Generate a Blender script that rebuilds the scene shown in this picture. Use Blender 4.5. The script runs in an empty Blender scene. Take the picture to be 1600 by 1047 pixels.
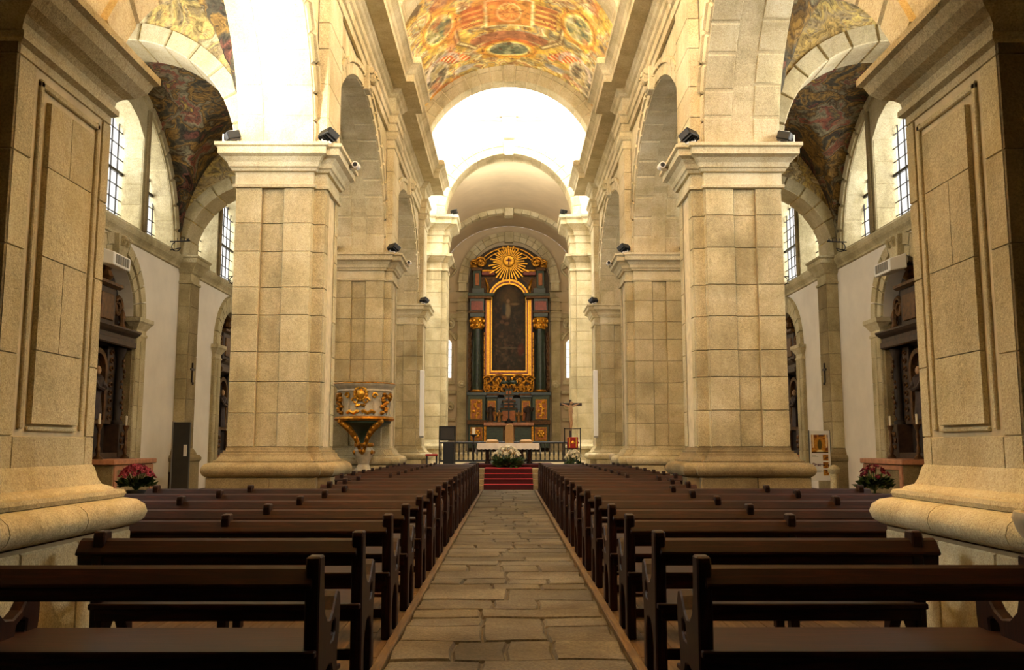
import bpy, bmesh, math, random
import numpy as np
from mathutils import Vector, Matrix
random.seed(7)
PI = math.pi
scene = bpy.context.scene
COL = scene.collection

# ------------------------------------------------------------------ camera
F, HZ, VX, EYE = 1400.0, 695.0, 795.0, 1.35
TH = math.atan((HZ - 523.5) / F)
YAW = math.atan((800 - VX) / (F / math.cos(TH)))
cam_d = bpy.data.cameras.new('camera')
cam_d.sensor_width = 36.0
cam_d.lens = F / 1600 * 36.0
cam_d.clip_end = 300
cam = bpy.data.objects.new('camera', cam_d)
cam.location = (0, 0, EYE)
cam.rotation_euler = (PI / 2 + TH, 0, -YAW)
COL.objects.link(cam)
scene.camera = cam
FW = Vector((math.sin(YAW) * math.cos(TH), math.cos(YAW) * math.cos(TH), math.sin(TH)))
RT = Vector((math.cos(YAW), -math.sin(YAW), 0))
UP = RT.cross(FW)
def ray(px, py):
    return FW + RT * ((px - 800) / F) + UP * ((523.5 - py) / F)
def at_y(px, py, Y):
    d = ray(px, py); k = Y / d.y
    return d.x * k, EYE + d.z * k

# ------------------------------------------------------------------ world, exposure
world = bpy.data.worlds.new('world')
scene.world = world
world.use_nodes = True
world.node_tree.nodes['Background'].inputs[0].default_value = (1.0, .97, .92, 1)
world.node_tree.nodes['Background'].inputs[1].default_value = 1.0
scene.view_settings.view_transform = 'Standard'
scene.view_settings.look = 'None'
scene.view_settings.exposure = 0.62
scene.view_settings.gamma = 1.0
scene.view_settings.use_curve_mapping = False
scene.cycles.max_bounces = 8
scene.cycles.diffuse_bounces = 5
scene.cycles.glossy_bounces = 3
scene.cycles.transparent_max_bounces = 8
scene.cycles.sample_clamp_indirect = 8
scene.cycles.caustics_reflective = False
scene.cycles.caustics_refractive = False

# ------------------------------------------------------------------ lights that stand for daylight in window openings, and added fill lights
WARM = (1.0, 0.91, 0.74)
DAY = (1.0, 0.97, 0.9)
def area(name, loc, target, sx, sy, power, color=DAY):
    l = bpy.data.lights.new(name, 'AREA')
    l.shape = 'RECTANGLE'; l.size = sx; l.size_y = sy; l.energy = power; l.color = color
    o = bpy.data.objects.new(name, l)
    o.location = loc
    o.rotation_euler = (Vector(target) - Vector(loc)).to_track_quat('-Z', 'Y').to_euler()
    COL.objects.link(o)
    return o
def spot(name, loc, target, power, angle=100, color=WARM, size=0.12, blend=0.8):
    l = bpy.data.lights.new(name, 'SPOT')
    l.energy = power; l.spot_size = math.radians(angle); l.spot_blend = blend; l.color = color; l.shadow_soft_size = size
    o = bpy.data.objects.new(name, l)
    o.location = loc
    o.rotation_euler = (Vector(target) - Vector(loc)).to_track_quat('-Z', 'Y').to_euler()
    COL.objects.link(o)
    return o
BAYS = [12.0, 21.4, 30.8]                    # centres of the aisle bays along the nave
P_AISLE = {12.0: 1900, 21.4: 500, 30.8: 480}
for yb in BAYS:
    for s in (-1, 1):
        area('daylight_aisle_window', (s * 11.1, yb, 8.7), (0, yb, 6.0), 7.6, 3.9, P_AISLE[yb])
P_CROSS = 3000
area('daylight_lantern', (0, 40.5, 22.6), (0, 40.5, 0), 5.5, 5.5, P_CROSS, (1, .97, .9))
for s in (-1, 1):
    area('daylight_transept_window', (s * 11.3, 40.4, 12.2), (0, 40.4, 11), 4.2, 6.0, 800, (1, .96, .88))
for s in (-1, 1):
    area('daylight_chancel_window', (s * 6.0, 51.0, 11.2), (0, 54, 9), 3.0, 4.0, 240, (1, .93, .8))
area('west_fill_light', (0, -7.0, 12.5), (0, 16, 7), 5.0, 5.0, 1100)  # unseen fill light added behind the viewer
for s in (-1, 1):
    for yb, pw in ((7.0, 1300), (12.0, 700), (21.4, 240), (30.8, 75)):
        area('cornice_fill_light', (s * 3.25, yb, 12.75), (-s * 1.0, yb, 17.0), 4.0, .25, pw, WARM)  # added uplights without fixtures; the front pairs are fill for the near piers

# ------------------------------------------------------------------ mesh helpers
S = 1          # mirror sign: the right-hand side is written, the left-hand side is its mirror
def link(name, me, mat, parent):
    o = bpy.data.objects.new(name, me)
    if mat is not None and not me.materials:
        me.materials.append(mat)
    COL.objects.link(o)
    if parent is not None:
        o.parent = parent
        o.matrix_parent_inverse = parent.matrix_world.inverted() if parent.type == 'MESH' and False else Matrix.Translation(-Vector(parent.get('_loc', (0, 0, 0))))
        o['_loc'] = (0.0, 0.0, 0.0)
    return o
class MB:
    def __init__(self):
        self.v = []; self.f = []
    def add(self, vs, fs):
        n = len(self.v)
        self.v += [tuple(p) for p in vs]
        self.f += [tuple(i + n for i in f) for f in fs]
        return self
    def box(self, x0, x1, y0, y1, z0, z1):
        vs = [(x, y, z) for z in (z0, z1) for y in (y0, y1) for x in (x0, x1)]
        return self.add(vs, [(0, 2, 3, 1), (4, 5, 7, 6), (0, 1, 5, 4), (2, 6, 7, 3), (0, 4, 6, 2), (1, 3, 7, 5)])
    def prism(self, poly, axis, a, b):
        n = len(poly)
        def q(p, c):
            return {'x': (c, p[0], p[1]), 'y': (p[0], c, p[1]), 'z': (p[0], p[1], c)}[axis]
        vs = [q(p, a) for p in poly] + [q(p, b) for p in poly]
        fs = [tuple(range(n)), tuple(range(2 * n - 1, n - 1, -1))]
        fs += [(i, i + n, (i + 1) % n + n, (i + 1) % n) for i in range(n)]
        return self.add(vs, fs)
    def holes(self, outer, holes, axis, a, b):
        """plate with holes: triangle_fill in 2D, extruded from a to b"""
        bm = bmesh.new()
        def q(p, c):
            return {'x': (c, p[0], p[1]), 'y': (p[0], c, p[1]), 'z': (p[0], p[1], c)}[axis]
        es = []
        for loop in [outer] + list(holes):
            vv = [bm.verts.new(q(p, a)) for p in loop]
            es += [bm.edges.new((vv[i], vv[(i + 1) % len(vv)])) for i in range(len(vv))]
        bmesh.ops.triangle_fill(bm, use_beauty=True, use_dissolve=False, edges=es)
        r = bmesh.ops.extrude_face_region(bm, geom=list(bm.faces))
        d = {'x': Vector((b - a, 0, 0)), 'y': Vector((0, b - a, 0)), 'z': Vector((0, 0, b - a))}[axis]
        bmesh.ops.translate(bm, vec=d, verts=[g for g in r['geom'] if isinstance(g, bmesh.types.BMVert)])
        bm.verts.index_update()
        self.add([v.co[:] for v in bm.verts], [tuple(v.index for v in f.verts) for f in bm.faces])
        bm.free()
        return self
    def lathe(self, cx, cy, prof, n=16, a0=0.0, a1=2 * PI, sx=1.0, sy=1.0):
        full = abs(a1 - a0 - 2 * PI) < 1e-6
        m = n if full else n + 1
        vs = [(cx + r * sx * math.cos(a0 + (a1 - a0) * i / n), cy + r * sy * math.sin(a0 + (a1 - a0) * i / n), z) for r, z in prof for i in range(m)]
        fs = []
        for k in range(len(prof) - 1):
            for i in range(n):
                j = (i + 1) % m
                fs.append((k * m + i, k * m + j, (k + 1) * m + j, (k + 1) * m + i))
        if full:
            if prof[0][0] > 1e-4: fs.append(tuple(range(m)))
            if prof[-1][0] > 1e-4: fs.append(tuple((len(prof) - 1) * m + i for i in range(m)))
        return self.add(vs, fs)
    def tube(self, pts, rad, n=6, cap=True):
        pts = [Vector(p) for p in pts]
        if not hasattr(rad, '__len__'): rad = [rad] * len(pts)
        vs = []
        ref = Vector((0.13, 0.31, 0.94))
        for i, p in enumerate(pts):
            t = (pts[min(i + 1, len(pts) - 1)] - pts[max(i - 1, 0)]).normalized()
            a = t.cross(ref)
            if a.length < 1e-3: a = t.cross(Vector((1, 0, 0)))
            a.normalize(); b = t.cross(a)
            vs += [p + a * (rad[i] * math.cos(2 * PI * k / n)) + b * (rad[i] * math.sin(2 * PI * k / n)) for k in range(n)]
        fs = [(i * n + k, i * n + (k + 1) % n, (i + 1) * n + (k + 1) % n, (i + 1) * n + k) for i in range(len(pts) - 1) for k in range(n)]
        if cap:
            fs += [tuple(range(n)), tuple((len(pts) - 1) * n + k for k in range(n))]
        return self.add(vs, fs)
    def ball(self, c, r, n=8, m=5):
        if not hasattr(r, '__len__'): r = (r, r, r)
        vs = [(c[0], c[1], c[2] - r[2])]
        for j in range(1, m):
            a = -PI / 2 + PI * j / m
            vs += [(c[0] + r[0] * math.cos(a) * math.cos(2 * PI * i / n), c[1] + r[1] * math.cos(a) * math.sin(2 * PI * i / n), c[2] + r[2] * math.sin(a)) for i in range(n)]
        vs.append((c[0], c[1], c[2] + r[2]))
        fs = [(0, 1 + (i + 1) % n, 1 + i) for i in range(n)]
        for j in range(m - 2):
            fs += [(1 + j * n + i, 1 + j * n + (i + 1) % n, 1 + (j + 1) * n + (i + 1) % n, 1 + (j + 1) * n + i) for i in range(n)]
        L = len(vs) - 1
        fs += [(L, 1 + (m - 2) * n + i, 1 + (m - 2) * n + (i + 1) % n) for i in range(n)]
        return self.add(vs, fs)
    def sweep(self, path, prof, closed=True):
        """profile (outward offset, z) carried along a plan path, outward = left of travel"""
        n = len(path)
        def nrm(a, b):
            d = Vector((b[0] - a[0], b[1] - a[1])); d.normalize(); return Vector((-d.y, d.x))
        mit = []
        for i in range(n):
            if closed or 0 < i < n - 1:
                n1 = nrm(path[i - 1], path[i]); n2 = nrm(path[i], path[(i + 1) % n])
                mit.append((n1 + n2) / (1 + n1.dot(n2)))
            else:
                mit.append(nrm(path[0], path[1]) if i == 0 else nrm(path[-2], path[-1]))
        vs = [(path[i][0] + mit[i].x * o, path[i][1] + mit[i].y * o, z) for o, z in prof for i in range(n)]
        fs = []
        for k in range(len(prof) - 1):
            for i in range(n if closed else n - 1):
                j = (i + 1) % n
                fs.append((k * n + i, k * n + j, (k + 1) * n + j, (k + 1) * n + i))
        if not closed:
            fs += [tuple(k * n for k in range(len(prof))), tuple(k * n + n - 1 for k in range(len(prof)))]
        return self.add(vs, fs)
    def mesh(self, name, bev=0.0, smooth=False, recalc=True, seg=1):
        me = bpy.data.meshes.new(name)
        me.from_pydata([(S * x, y, z) for x, y, z in self.v], [], self.f)
        if recalc or bev:
            bm = bmesh.new(); bm.from_mesh(me)
            bmesh.ops.recalc_face_normals(bm, faces=bm.faces)
            if bev:
                es = [e for e in bm.edges if len(e.link_faces) == 2 and e.calc_face_angle(0) > 0.6]
                bmesh.ops.bevel(bm, geom=es, offset=bev, segments=seg, affect='EDGES', profile=0.6)
            bm.to_mesh(me); bm.free()
        if smooth:
            for p in me.polygons: p.use_smooth = True
            try: me.set_sharp_from_angle(angle=math.radians(40))
            except Exception: pass
        return me
    def build(self, name, mat, parent=None, bev=0.0, smooth=False, recalc=True, seg=1):
        return link(name, self.mesh(name, bev, smooth, recalc, seg), mat, parent)
def thing(name, label, cat, loc=(0, 0, 0), group=None):
    o = bpy.data.objects.new(name, None)
    o.empty_display_size = 0.2
    o.location = (S * loc[0], loc[1], loc[2]); o['_loc'] = (S * loc[0], loc[1], loc[2])
    COL.objects.link(o)
    o['label'] = label; o['category'] = cat
    if group: o['group'] = group
    return o
def struct(name, label=None):
    o = bpy.data.objects.new(name, None)
    o.empty_display_size = 0.2
    o['_loc'] = (0.0, 0.0, 0.0)
    COL.objects.link(o)
    o['kind'] = 'structure'
    if label: o['label'] = label
    return o
def tag(o, label, cat, group=None):
    o['label'] = label; o['category'] = cat
    if group: o['group'] = group
    return o
def copy_tree(o, shift, parent=None):
    c = o.copy(); COL.objects.link(c)
    if parent is None:
        c.location = Vector(o.location) + Vector(shift)
    else:
        c.parent = parent
    for ch in o.children: copy_tree(ch, shift, c)
    return c
SIDE = {1: 'right', -1: 'left'}
ORD = ['first', 'second', 'third', 'fourth', 'fifth', 'sixth', 'seventh', 'eighth', 'ninth', 'tenth', 'eleventh', 'twelfth', 'thirteenth', 'fourteenth',
       'fifteenth', 'sixteenth', 'seventeenth', 'eighteenth', 'nineteenth', 'twentieth']

# ------------------------------------------------------------------ materials
def srgb(h):
    h = h.lstrip('#')
    c = [int(h[i:i + 2], 16) / 255 for i in (0, 2, 4)]
    return tuple([x / 12.92 if x <= 0.04045 else ((x + 0.055) / 1.055) ** 2.4 for x in c] + [1.0])
class NT:
    def __init__(self, name):
        self.m = bpy.data.materials.new(name); self.m.use_nodes = True
        self.t = self.m.node_tree; self.n = self.t.nodes
        self.bsdf = self.n['Principled BSDF']
    def node(self, kind, **kw):
        x = self.n.new(kind)
        for k, v in kw.items(): setattr(x, k, v)
        return x
    def l(self, a, b): self.t.links.new(a, b)
    def coord(self):
        return self.node('ShaderNodeTexCoord').outputs['Object']
    def noise(self, scale, detail=4, rough=.55, dist=0.0, vec=None):
        x = self.node('ShaderNodeTexNoise')
        x.inputs['Scale'].default_value = scale; x.inputs['Detail'].default_value = detail
        x.inputs['Roughness'].default_value = rough; x.inputs['Distortion'].default_value = dist
        self.l(vec if vec is not None else self.coord(), x.inputs['Vector'])
        return x.outputs['Fac']
    def ramp(self, fac, stops):
        x = self.node('ShaderNodeValToRGB')
        e = x.color_ramp.elements
        while len(e) > len(stops): e.remove(e[-1])
        while len(e) < len(stops): e.new(0.5)
        for el, (p, c) in zip(e, stops):
            el.position = p; el.color = c
        self.l(fac, x.inputs['Fac'])
        return x.outputs['Color']
    def mix(self, fac, a, b, mode='MIX'):
        x = self.node('ShaderNodeMix', data_type='RGBA', blend_type=mode)
        for inp, val in ((x.inputs[0], fac), (x.inputs[6], a), (x.inputs[7], b)):
            if isinstance(val, (int, float)): inp.default_value = val
            elif isinstance(val, tuple): inp.default_value = val
            else: self.l(val, inp)
        return x.outputs[2]
    def bump(self, h, strength=.3, dist=.02):
        b = self.node('ShaderNodeBump'); b.inputs['Strength'].default_value = strength; b.inputs['Distance'].default_value = dist
        self.l(h, b.inputs['Height']); self.l(b.outputs['Normal'], self.bsdf.inputs['Normal'])
    def set(self, color=None, rough=.8, metal=0.0, spec=None):
        if color is not None:
            if isinstance(color, tuple): self.bsdf.inputs['Base Color'].default_value = color
            else: self.l(color, self.bsdf.inputs['Base Color'])
        self.bsdf.inputs['Roughness'].default_value = rough
        self.bsdf.inputs['Metallic'].default_value = metal
        if spec is not None: self.bsdf.inputs['Specular IOR Level'].default_value = spec
        return self.m
def stone(name, base, dark, light, stain=None, grain=70, vary=.16, stain_amt=.55):
    t = NT(name)
    big = t.noise(.9, 5, .6, .4)
    col = t.ramp(big, [(.25, srgb(dark)), (.5, srgb(base)), (.78, srgb(light))])
    g = t.noise(grain, 3, .7)
    col = t.mix(.8, col, t.ramp(g, [(.32, (.30, .28, .24, 1)), (.5, (.5, .5, .5, 1)), (.68, (.70, .69, .64, 1))]), 'OVERLAY')
    g2 = t.noise(grain * .28, 4, .75)
    col = t.mix(.6, col, t.ramp(g2, [(.3, (.36, .34, .30, 1)), (.5, (.5, .5, .5, 1)), (.7, (.62, .61, .58, 1))]), 'OVERLAY')
    mp = t.node('ShaderNodeMapping'); mp.inputs['Scale'].default_value = (2.2, 2.2, .35); t.l(t.coord(), mp.inputs['Vector'])
    sk = t.noise(1.0, 5, .65, .6, mp.outputs['Vector'])
    col = t.mix(.55, col, t.ramp(sk, [(.3, (.36, .34, .29, 1)), (.5, (.5, .5, .49, 1)), (.7, (.6, .6, .58, 1))]), 'OVERLAY')
    if stain:
        st = t.noise(.55, 6, .65, 1.2)
        m = t.ramp(st, [(.5, (0, 0, 0, 1)), (.7, (stain_amt,) * 3 + (1,))])
        col = t.mix(m, col, srgb(stain), 'MIX')
    oi = t.node('ShaderNodeObjectInfo')
    r = t.ramp(oi.outputs['Random'], [(0, (.5 - vary, .5 - vary, .5 - vary * 1.1, 1)), (.5, (.5, .5, .5, 1)), (1, (.5 + vary, .5 + vary, .5 + vary * .9, 1))])
    col = t.mix(.8, col, r, 'OVERLAY')
    h = t.noise(28, 4, .65)
    t.bump(h, .5, .015)
    return t.set(col, .85, 0, .25)
def flat(name, col, rough=.6, metal=0.0, nz=None, amt=.35, spec=None, bump=0):
    t = NT(name)
    c = srgb(col)
    if nz:
        f = t.noise(nz, 4, .6)
        d = tuple(x * (1 - amt) for x in c[:3]) + (1,); l = tuple(min(1, x * (1 + amt)) for x in c[:3]) + (1,)
        cc = t.ramp(f, [(.3, d), (.7, l)])
        if bump: t.bump(f, bump, .01)
        return t.set(cc, rough, metal, spec)
    return t.set(c, rough, metal, spec)
def wood(name, dark, mid, light, axis='X', rough=.5):
    t = NT(name)
    mp = t.node('ShaderNodeMapping')
    sc = {'X': (1.2, 14, 14), 'Y': (14, 1.2, 14), 'Z': (14, 14, 1.2)}[axis]
    mp.inputs['Scale'].default_value = sc
    t.l(t.coord(), mp.inputs['Vector'])
    g = t.noise(2.2, 5, .65, .8, mp.outputs['Vector'])
    col = t.ramp(g, [(.25, srgb(dark)), (.52, srgb(mid)), (.8, srgb(light))])
    oi = t.node('ShaderNodeObjectInfo')
    r = t.ramp(oi.outputs['Random'], [(0, (.38, .38, .38, 1)), (1, (.6, .6, .6, 1))])
    col = t.mix(.8, col, r, 'OVERLAY')
    t.bump(g, .15, .004)
    return t.set(col, rough, 0, .18)
def fresco(name, cols, scale=.9, rough=.8):
    t = NT(name)
    w = t.noise(scale * 1.3, 4, .6, 2.4)
    vec = t.node('ShaderNodeVectorMath', operation='ADD')
    nz = t.node('ShaderNodeTexNoise'); nz.inputs['Scale'].default_value = scale; nz.inputs['Detail'].default_value = 3; nz.inputs['Distortion'].default_value = 1.5
    c = t.coord(); t.l(c, nz.inputs['Vector'])
    sub = t.node('ShaderNodeVectorMath', operation='MULTIPLY'); sub.inputs[1].default_value = (.9, .9, .9)
    t.l(nz.outputs['Color'], sub.inputs[0]); t.l(sub.outputs[0], vec.inputs[1]); t.l(c, vec.inputs[0])
    f = t.noise(scale * 1.1, 3, .5, 1.0, vec.outputs[0])
    n = len(cols)
    col = t.ramp(f, [(.28 + .46 * i / (n - 1), srgb(k)) for i, k in enumerate(cols)])
    fine = t.noise(scale * 5, 5, .7, 3.0, vec.outputs[0])
    col = t.mix(.75, col, t.ramp(fine, [(.36, (.12, .11, .10, 1)), (.5, (.5, .5, .5, 1)), (.64, (.80, .78, .7, 1))]), 'OVERLAY')
    w2 = t.node('ShaderNodeTexWave', wave_type='RINGS'); w2.inputs['Scale'].default_value = scale * .9; w2.inputs['Distortion'].default_value = 9; w2.inputs['Detail'].default_value = 3
    t.l(vec.outputs[0], w2.inputs['Vector'])
    col = t.mix(.12, col, t.ramp(w2.outputs['Fac'], [(.2, (.3, .28, .25, 1)), (.8, (.66, .64, .58, 1))]), 'OVERLAY')
    return t.set(col, rough, 0, .2)
def attr_mat(name, rough=.7, spec=.3):
    t = NT(name)
    a = t.node('ShaderNodeAttribute'); a.attribute_name = 'paint'
    return t.set(a.outputs['Color'], rough, 0, spec)

M = {}
M['stone'] = stone('granite_ashlar', '#b8ac8a', '#968c6c', '#cec5a8', '#877a54', vary=.07)
M['stone_pale'] = stone('granite_pale', '#c8bd9e', '#aea382', '#dad1ba', '#9c8d62', vary=.07)
M['stone_front'] = stone('granite_front', '#c4b998', '#a69d7e', '#d6ceb4', '#a0884c', grain=95, vary=.07)
M['stone_dark'] = stone('granite_weathered_shaded', '#8f8060', '#6f6146', '#a89876', '#5c4d30', vary=.1)  # weathered granite; pier bases and front pier returns carry shade in this colour
M['mortar'] = flat('lime_mortar', '#c9bb98', .9, 0, 6, .2)
M['mortar_dark'] = flat('old_mortar', '#8d7d5d', .9, 0, 6, .25)
M['plaster'] = flat('white_plaster', '#e4ddd0', .85, 0, 1.5, .06)
M['plaster_warm'] = flat('cream_plaster', '#cdbb9c', .85, 0, 1.2, .06)
M['flag'] = stone('flagstone', '#5a5346', '#413b30', '#716a5b', '#342e24', grain=50, vary=.12)
M['flag_joint'] = flat('flagstone_joint', '#4b4538', .9, 0, 9, .35)
M['wood'] = wood('pew_wood', '#120703', '#280f06', '#421b0c', 'X')
M['wood_end'] = wood('pew_end_wood', '#120803', '#27130a', '#402110', 'Z')
M['plank'] = wood('floor_plank_wood', '#3a2b1a', '#5c4830', '#7a6242', 'Y', .5)
M['kerb'] = wood('kerb_wood', '#3a2c18', '#5e4828', '#84693c', 'Y', .55)
M['aisle_floor'] = flat('aisle_paving', '#6d614c', .8, 0, 2.5, .3)
M['fresco_dark'] = fresco('fresco_aisle', ['#2a231a', '#74483a', '#3d382c', '#4a4436', '#8a6c38', '#4a3a26', '#7d765c', '#804a38', '#5a5240', '#a4863f'], .9)
M['fresco_pale'] = fresco('fresco_above_arch', ['#7a6a48', '#c0a565', '#a09070', '#d0b870', '#8a7a58', '#d8cba0', '#9a7a40'], .9)
M['nave_paint'] = attr_mat('fresco_nave')
M['canvas'] = attr_mat('altar_canvas', .55)
M['poster'] = attr_mat('poster_print', .5)
M['gold'] = flat('gilding', '#b47c26', .4, .8, 9, .55, None, .4)
M['gold_bright'] = flat('gilding_bright', '#d89e36', .34, .8, 10, .3)
M['gold_dark'] = flat('gilding_old', '#5c3d1a', .5, .45, 9, .6, None, .4)
M['carved_dark'] = flat('carved_dark_wood', '#3a281a', .55, .1, 7, .5, None, .5)
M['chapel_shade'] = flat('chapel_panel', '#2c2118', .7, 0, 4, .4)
M['green_marble'] = flat('green_marble', '#26352a', .3, 0, 5, .5)
M['green_panel'] = flat('green_painted_panel', '#34432f', .45, 0, 6, .35)
M['orange_panel'] = flat('orange_painted_panel', '#a5602a', .5, 0, 7, .35)
M['red_frieze'] = flat('red_marble', '#8a3e2c', .4, 0, 8, .35)
M['retable_back'] = flat('retable_back', '#4a3a22', .6, .1, 5, .45)
M['carpet'] = flat('red_carpet', '#a80f16', .95, 0, 40, .15)
M['carpet_dark'] = flat('crimson_carpet_shaded', '#3e0507', .95, 0, 40, .15)  # shade of the risers put into the colour; the dais shares it
M['linen'] = flat('white_linen', '#ece4da', .8, 0, 20, .05)
M['black'] = flat('black_metal', '#141312', .45, .2)
M['iron'] = flat('wrought_iron', '#1d1916', .5, .5)
M['white_plastic'] = flat('white_plastic', '#eeeae2', .45)
M['grille'] = flat('grey_grille', '#8e8a82', .5)
M['white_led'] = flat('white_panel', '#efefec', .4)
M['leaf'] = flat('leaf_green', '#3c5222', .6, 0, 12, .4)
M['petal_white'] = flat('white_petal', '#f3ecd6', .6, 0, 12, .1)
M['petal_pink'] = flat('pink_petal', '#c4546a', .6, 0, 10, .3)
M['petal_red'] = flat('magenta_petal', '#9a2f48', .6, 0, 10, .3)
M['pot'] = flat('dark_pot', '#241f1b', .6)
M['beige_cloth'] = flat('beige_upholstery', '#b08a58', .8, 0, 20, .1)
M['red_cloth'] = flat('red_cloth', '#9c1c1c', .8, 0, 15, .15)
M['skin_wood'] = flat('painted_wood_figure', '#b08a62', .6, 0, 12, .2)
M['cross_wood'] = flat('dark_cross_wood', '#2c1a10', .5, 0, 8, .3)
M['marble_white'] = flat('veined_marble', '#b3a88f', .4, 0, 6, .3)
M['pink_marble'] = flat('pink_marble', '#b07a5a', .45, 0, 8, .3)
M['robe_a'] = flat('robe_dark', '#3a2a22', .6, .1, 10, .4)
M['robe_b'] = flat('robe_gilded', '#8a6230', .5, .4, 10, .4)
M['glass_black'] = flat('black_screen', '#0c0c0d', .6)
M['wax'] = flat('candle_wax', '#f0e6cc', .5)
M['slate'] = flat('dark_panel', '#3c3a36', .5, .1, 5, .15)
M['ink'] = flat('dark_ink', '#6a4238', .7)
def glass_mat():
    t = NT('window_glass')
    tr = t.node('ShaderNodeBsdfTransparent'); gl = t.node('ShaderNodeBsdfGlossy'); gl.inputs['Roughness'].default_value = .1
    mx = t.node('ShaderNodeMixShader'); mx.inputs[0].default_value = .06
    t.l(tr.outputs[0], mx.inputs[1]); t.l(gl.outputs[0], mx.inputs[2])
    t.l(mx.outputs[0], t.n['Material Output'].inputs['Surface'])
    return t.m
M['glass'] = glass_mat()
def lens_mat():
    t = NT('lamp_lens')
    t.bsdf.inputs['Emission Color'].default_value = (1, .9, .7, 1); t.bsdf.inputs['Emission Strength'].default_value = 1.5
    return t.set((.9, .9, .85, 1), .2)
M['lens'] = lens_mat()

# ------------------------------------------------------------------ stone blocks
def split(a, b, step, jitter=.25, off=0.0):
    """cut [a,b] into pieces about step long"""
    L = b - a
    n = max(1, int(round(L / step)))
    if n == 1: return [(a, b)]
    xs = [a + L * (i + (random.uniform(-jitter, jitter) if 0 < i < n else 0)) / n for i in range(n + 1)]
    return list(zip(xs[:-1], xs[1:]))
def one_block(parent, fn, u0, u1, v0, v1, mat, nu=1, nv=1, proud=.012, gap=.004, ch=.009, name='stone_block'):
    us = [u0 + gap + ch + (u1 - u0 - 2 * gap - 2 * ch) * i / nu for i in range(nu + 1)]
    vs_ = [v0 + gap + ch + (v1 - v0 - 2 * gap - 2 * ch) * j / nv for j in range(nv + 1)]
    verts = [fn(u, v, proud) for v in vs_ for u in us]
    W = nu + 1
    faces = [(j * W + i, j * W + i + 1, (j + 1) * W + i + 1, (j + 1) * W + i) for j in range(nv) for i in range(nu)]
    ring = [(i, 0) for i in range(nu)] + [(nu, j) for j in range(nv)] + [(i, nv) for i in range(nu, 0, -1)] + [(0, j) for j in range(nv, 0, -1)]
    n0 = len(verts)
    for i, j in ring:
        u = u0 + gap if i == 0 else (u1 - gap if i == nu else us[i])
        v = v0 + gap if j == 0 else (v1 - gap if j == nv else vs_[j])
        verts.append(fn(u, v, 0.0))
    k = len(ring)
    for a in range(k):
        b = (a + 1) % k
        ia = ring[a][1] * W + ring[a][0]; ib = ring[b][1] * W + ring[b][0]
        faces.append((ia, n0 + a, n0 + b, ib))
    me = bpy.data.meshes.new(name)
    me.from_pydata([(S * x, y, z) for x, y, z in verts], [], faces)
    return link(name, me, mat, parent)
def courses(parent, fn, u0, u1, v0, v1, cu, cv, mat, nu=1, nv=1, proud=.012, rows=None, name='stone_block', gap=.004):
    if rows is None: rows = split(v0, v1, cv, .12)
    for k, (a, b) in enumerate(rows):
        for (c, d) in split(u0, u1, cu * random.uniform(.8, 1.25), .22):
            one_block(parent, fn, c, d, a, b, mat, nu, nv, proud, name=name, gap=gap)
def face_y(Y):          # face looking back to the camera (normal -Y)
    return lambda u, v, d: (u, Y - d, v)
def face_x(X):          # face looking to the nave (normal -X on the right-hand side)
    return lambda u, v, d: (X - d, u, v)

# ------------------------------------------------------------------ nave piers
IMP = 6.8            # top of the pier imposts
WALL = 3.6           # nave wall plane
PIL = 3.38           # nave pilaster plane
OUT = 5.0            # aisle face of the piers
ENT0, ENT1 = 10.5, 12.45
PY = [16.0, 25.4, 34.8]
BASE_P = [(.27, 0), (.27, .78)]
TORUS_P = [(.20, .78), (.26, .79), (.305, .82), (.33, .87), (.335, .91), (.325, .96), (.29, 1.01), (.24, 1.035), (.18, 1.04), (.18, 1.075), (.14, 1.08), (.13, 1.10), (.10, 1.13), (.085, 1.17), (.08, 1.20), (.045, 1.205), (.045, 1.245), (.01, 1.25), (0, 1.31)]
IMPOST_P = [(0, 6.02), (.05, 6.03), (.06, 6.08), (.015, 6.10), (.015, 6.32), (.07, 6.33), (.09, 6.38), (.12, 6.40), (.14, 6.48), (.20, 6.56), (.28, 6.60), (.28, 6.72), (.33, 6.74), (.33, 6.80), (0, 6.81)]
def pier_plan(y):
    return [(PIL, y + .12), (PIL, y + 1.28), (WALL, y + 1.28), (WALL, y + 1.4), (OUT, y + 1.4), (OUT, y),
            (4.52, y), (4.52, y + .05), (4.12, y + .05), (4.12, y), (WALL, y), (WALL, y + .12)]
def flood(loc, target, name_label, group='black floodlights on the pier imposts', power=0, parent_mat='black', dark=True):
    """a box floodlight on a bracket"""
    x, y, z = loc
    t = thing('floodlight', name_label, 'floodlight', loc, group)
    mb = MB().box(x - .03, x + .03, y - .03, y + .03, z, z + .06).box(x - .13, x + .13, y - .012, y + .012, z + .05, z + .075)
    mb.box(x - .145, x - .12, y - .02, y + .02, z + .05, z + .2).box(x + .12, x + .145, y - .02, y + .02, z + .05, z + .2)
    mb.build('bracket', M['white_plastic'], t)
    d = (Vector(target) - Vector((x, y, z + .2))).normalized()
    q = d.to_track_quat('-Y', 'Z')
    def R(p): return Vector((x, y, z + .2)) + q @ Vector(p)
    b = MB().box(-.17, .17, -.03, .12, -.12, .12); b.v = [R(p) for p in b.v]
    h = b.build('housing', M['black'], t, bev=.015)
    b = MB()
    for k in range(5): b.box(-.15 + .07 * k, -.14 + .07 * k, .12, .15, -.1, .1)
    b.v = [R(p) for p in b.v]; b.build('cooling_fin', M['black'], t)
    b = MB().box(-.14, .14, -.036, -.03, -.09, .09); b.v = [R(p) for p in b.v]
    b.build('lens', M['lens'], t)
    if power:
        p = R((0, -.09, 0))
        spot('floodlight_beam', (S * p.x, p.y, p.z), (S * target[0], target[1], target[2]), power, 78)
    return t
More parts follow.
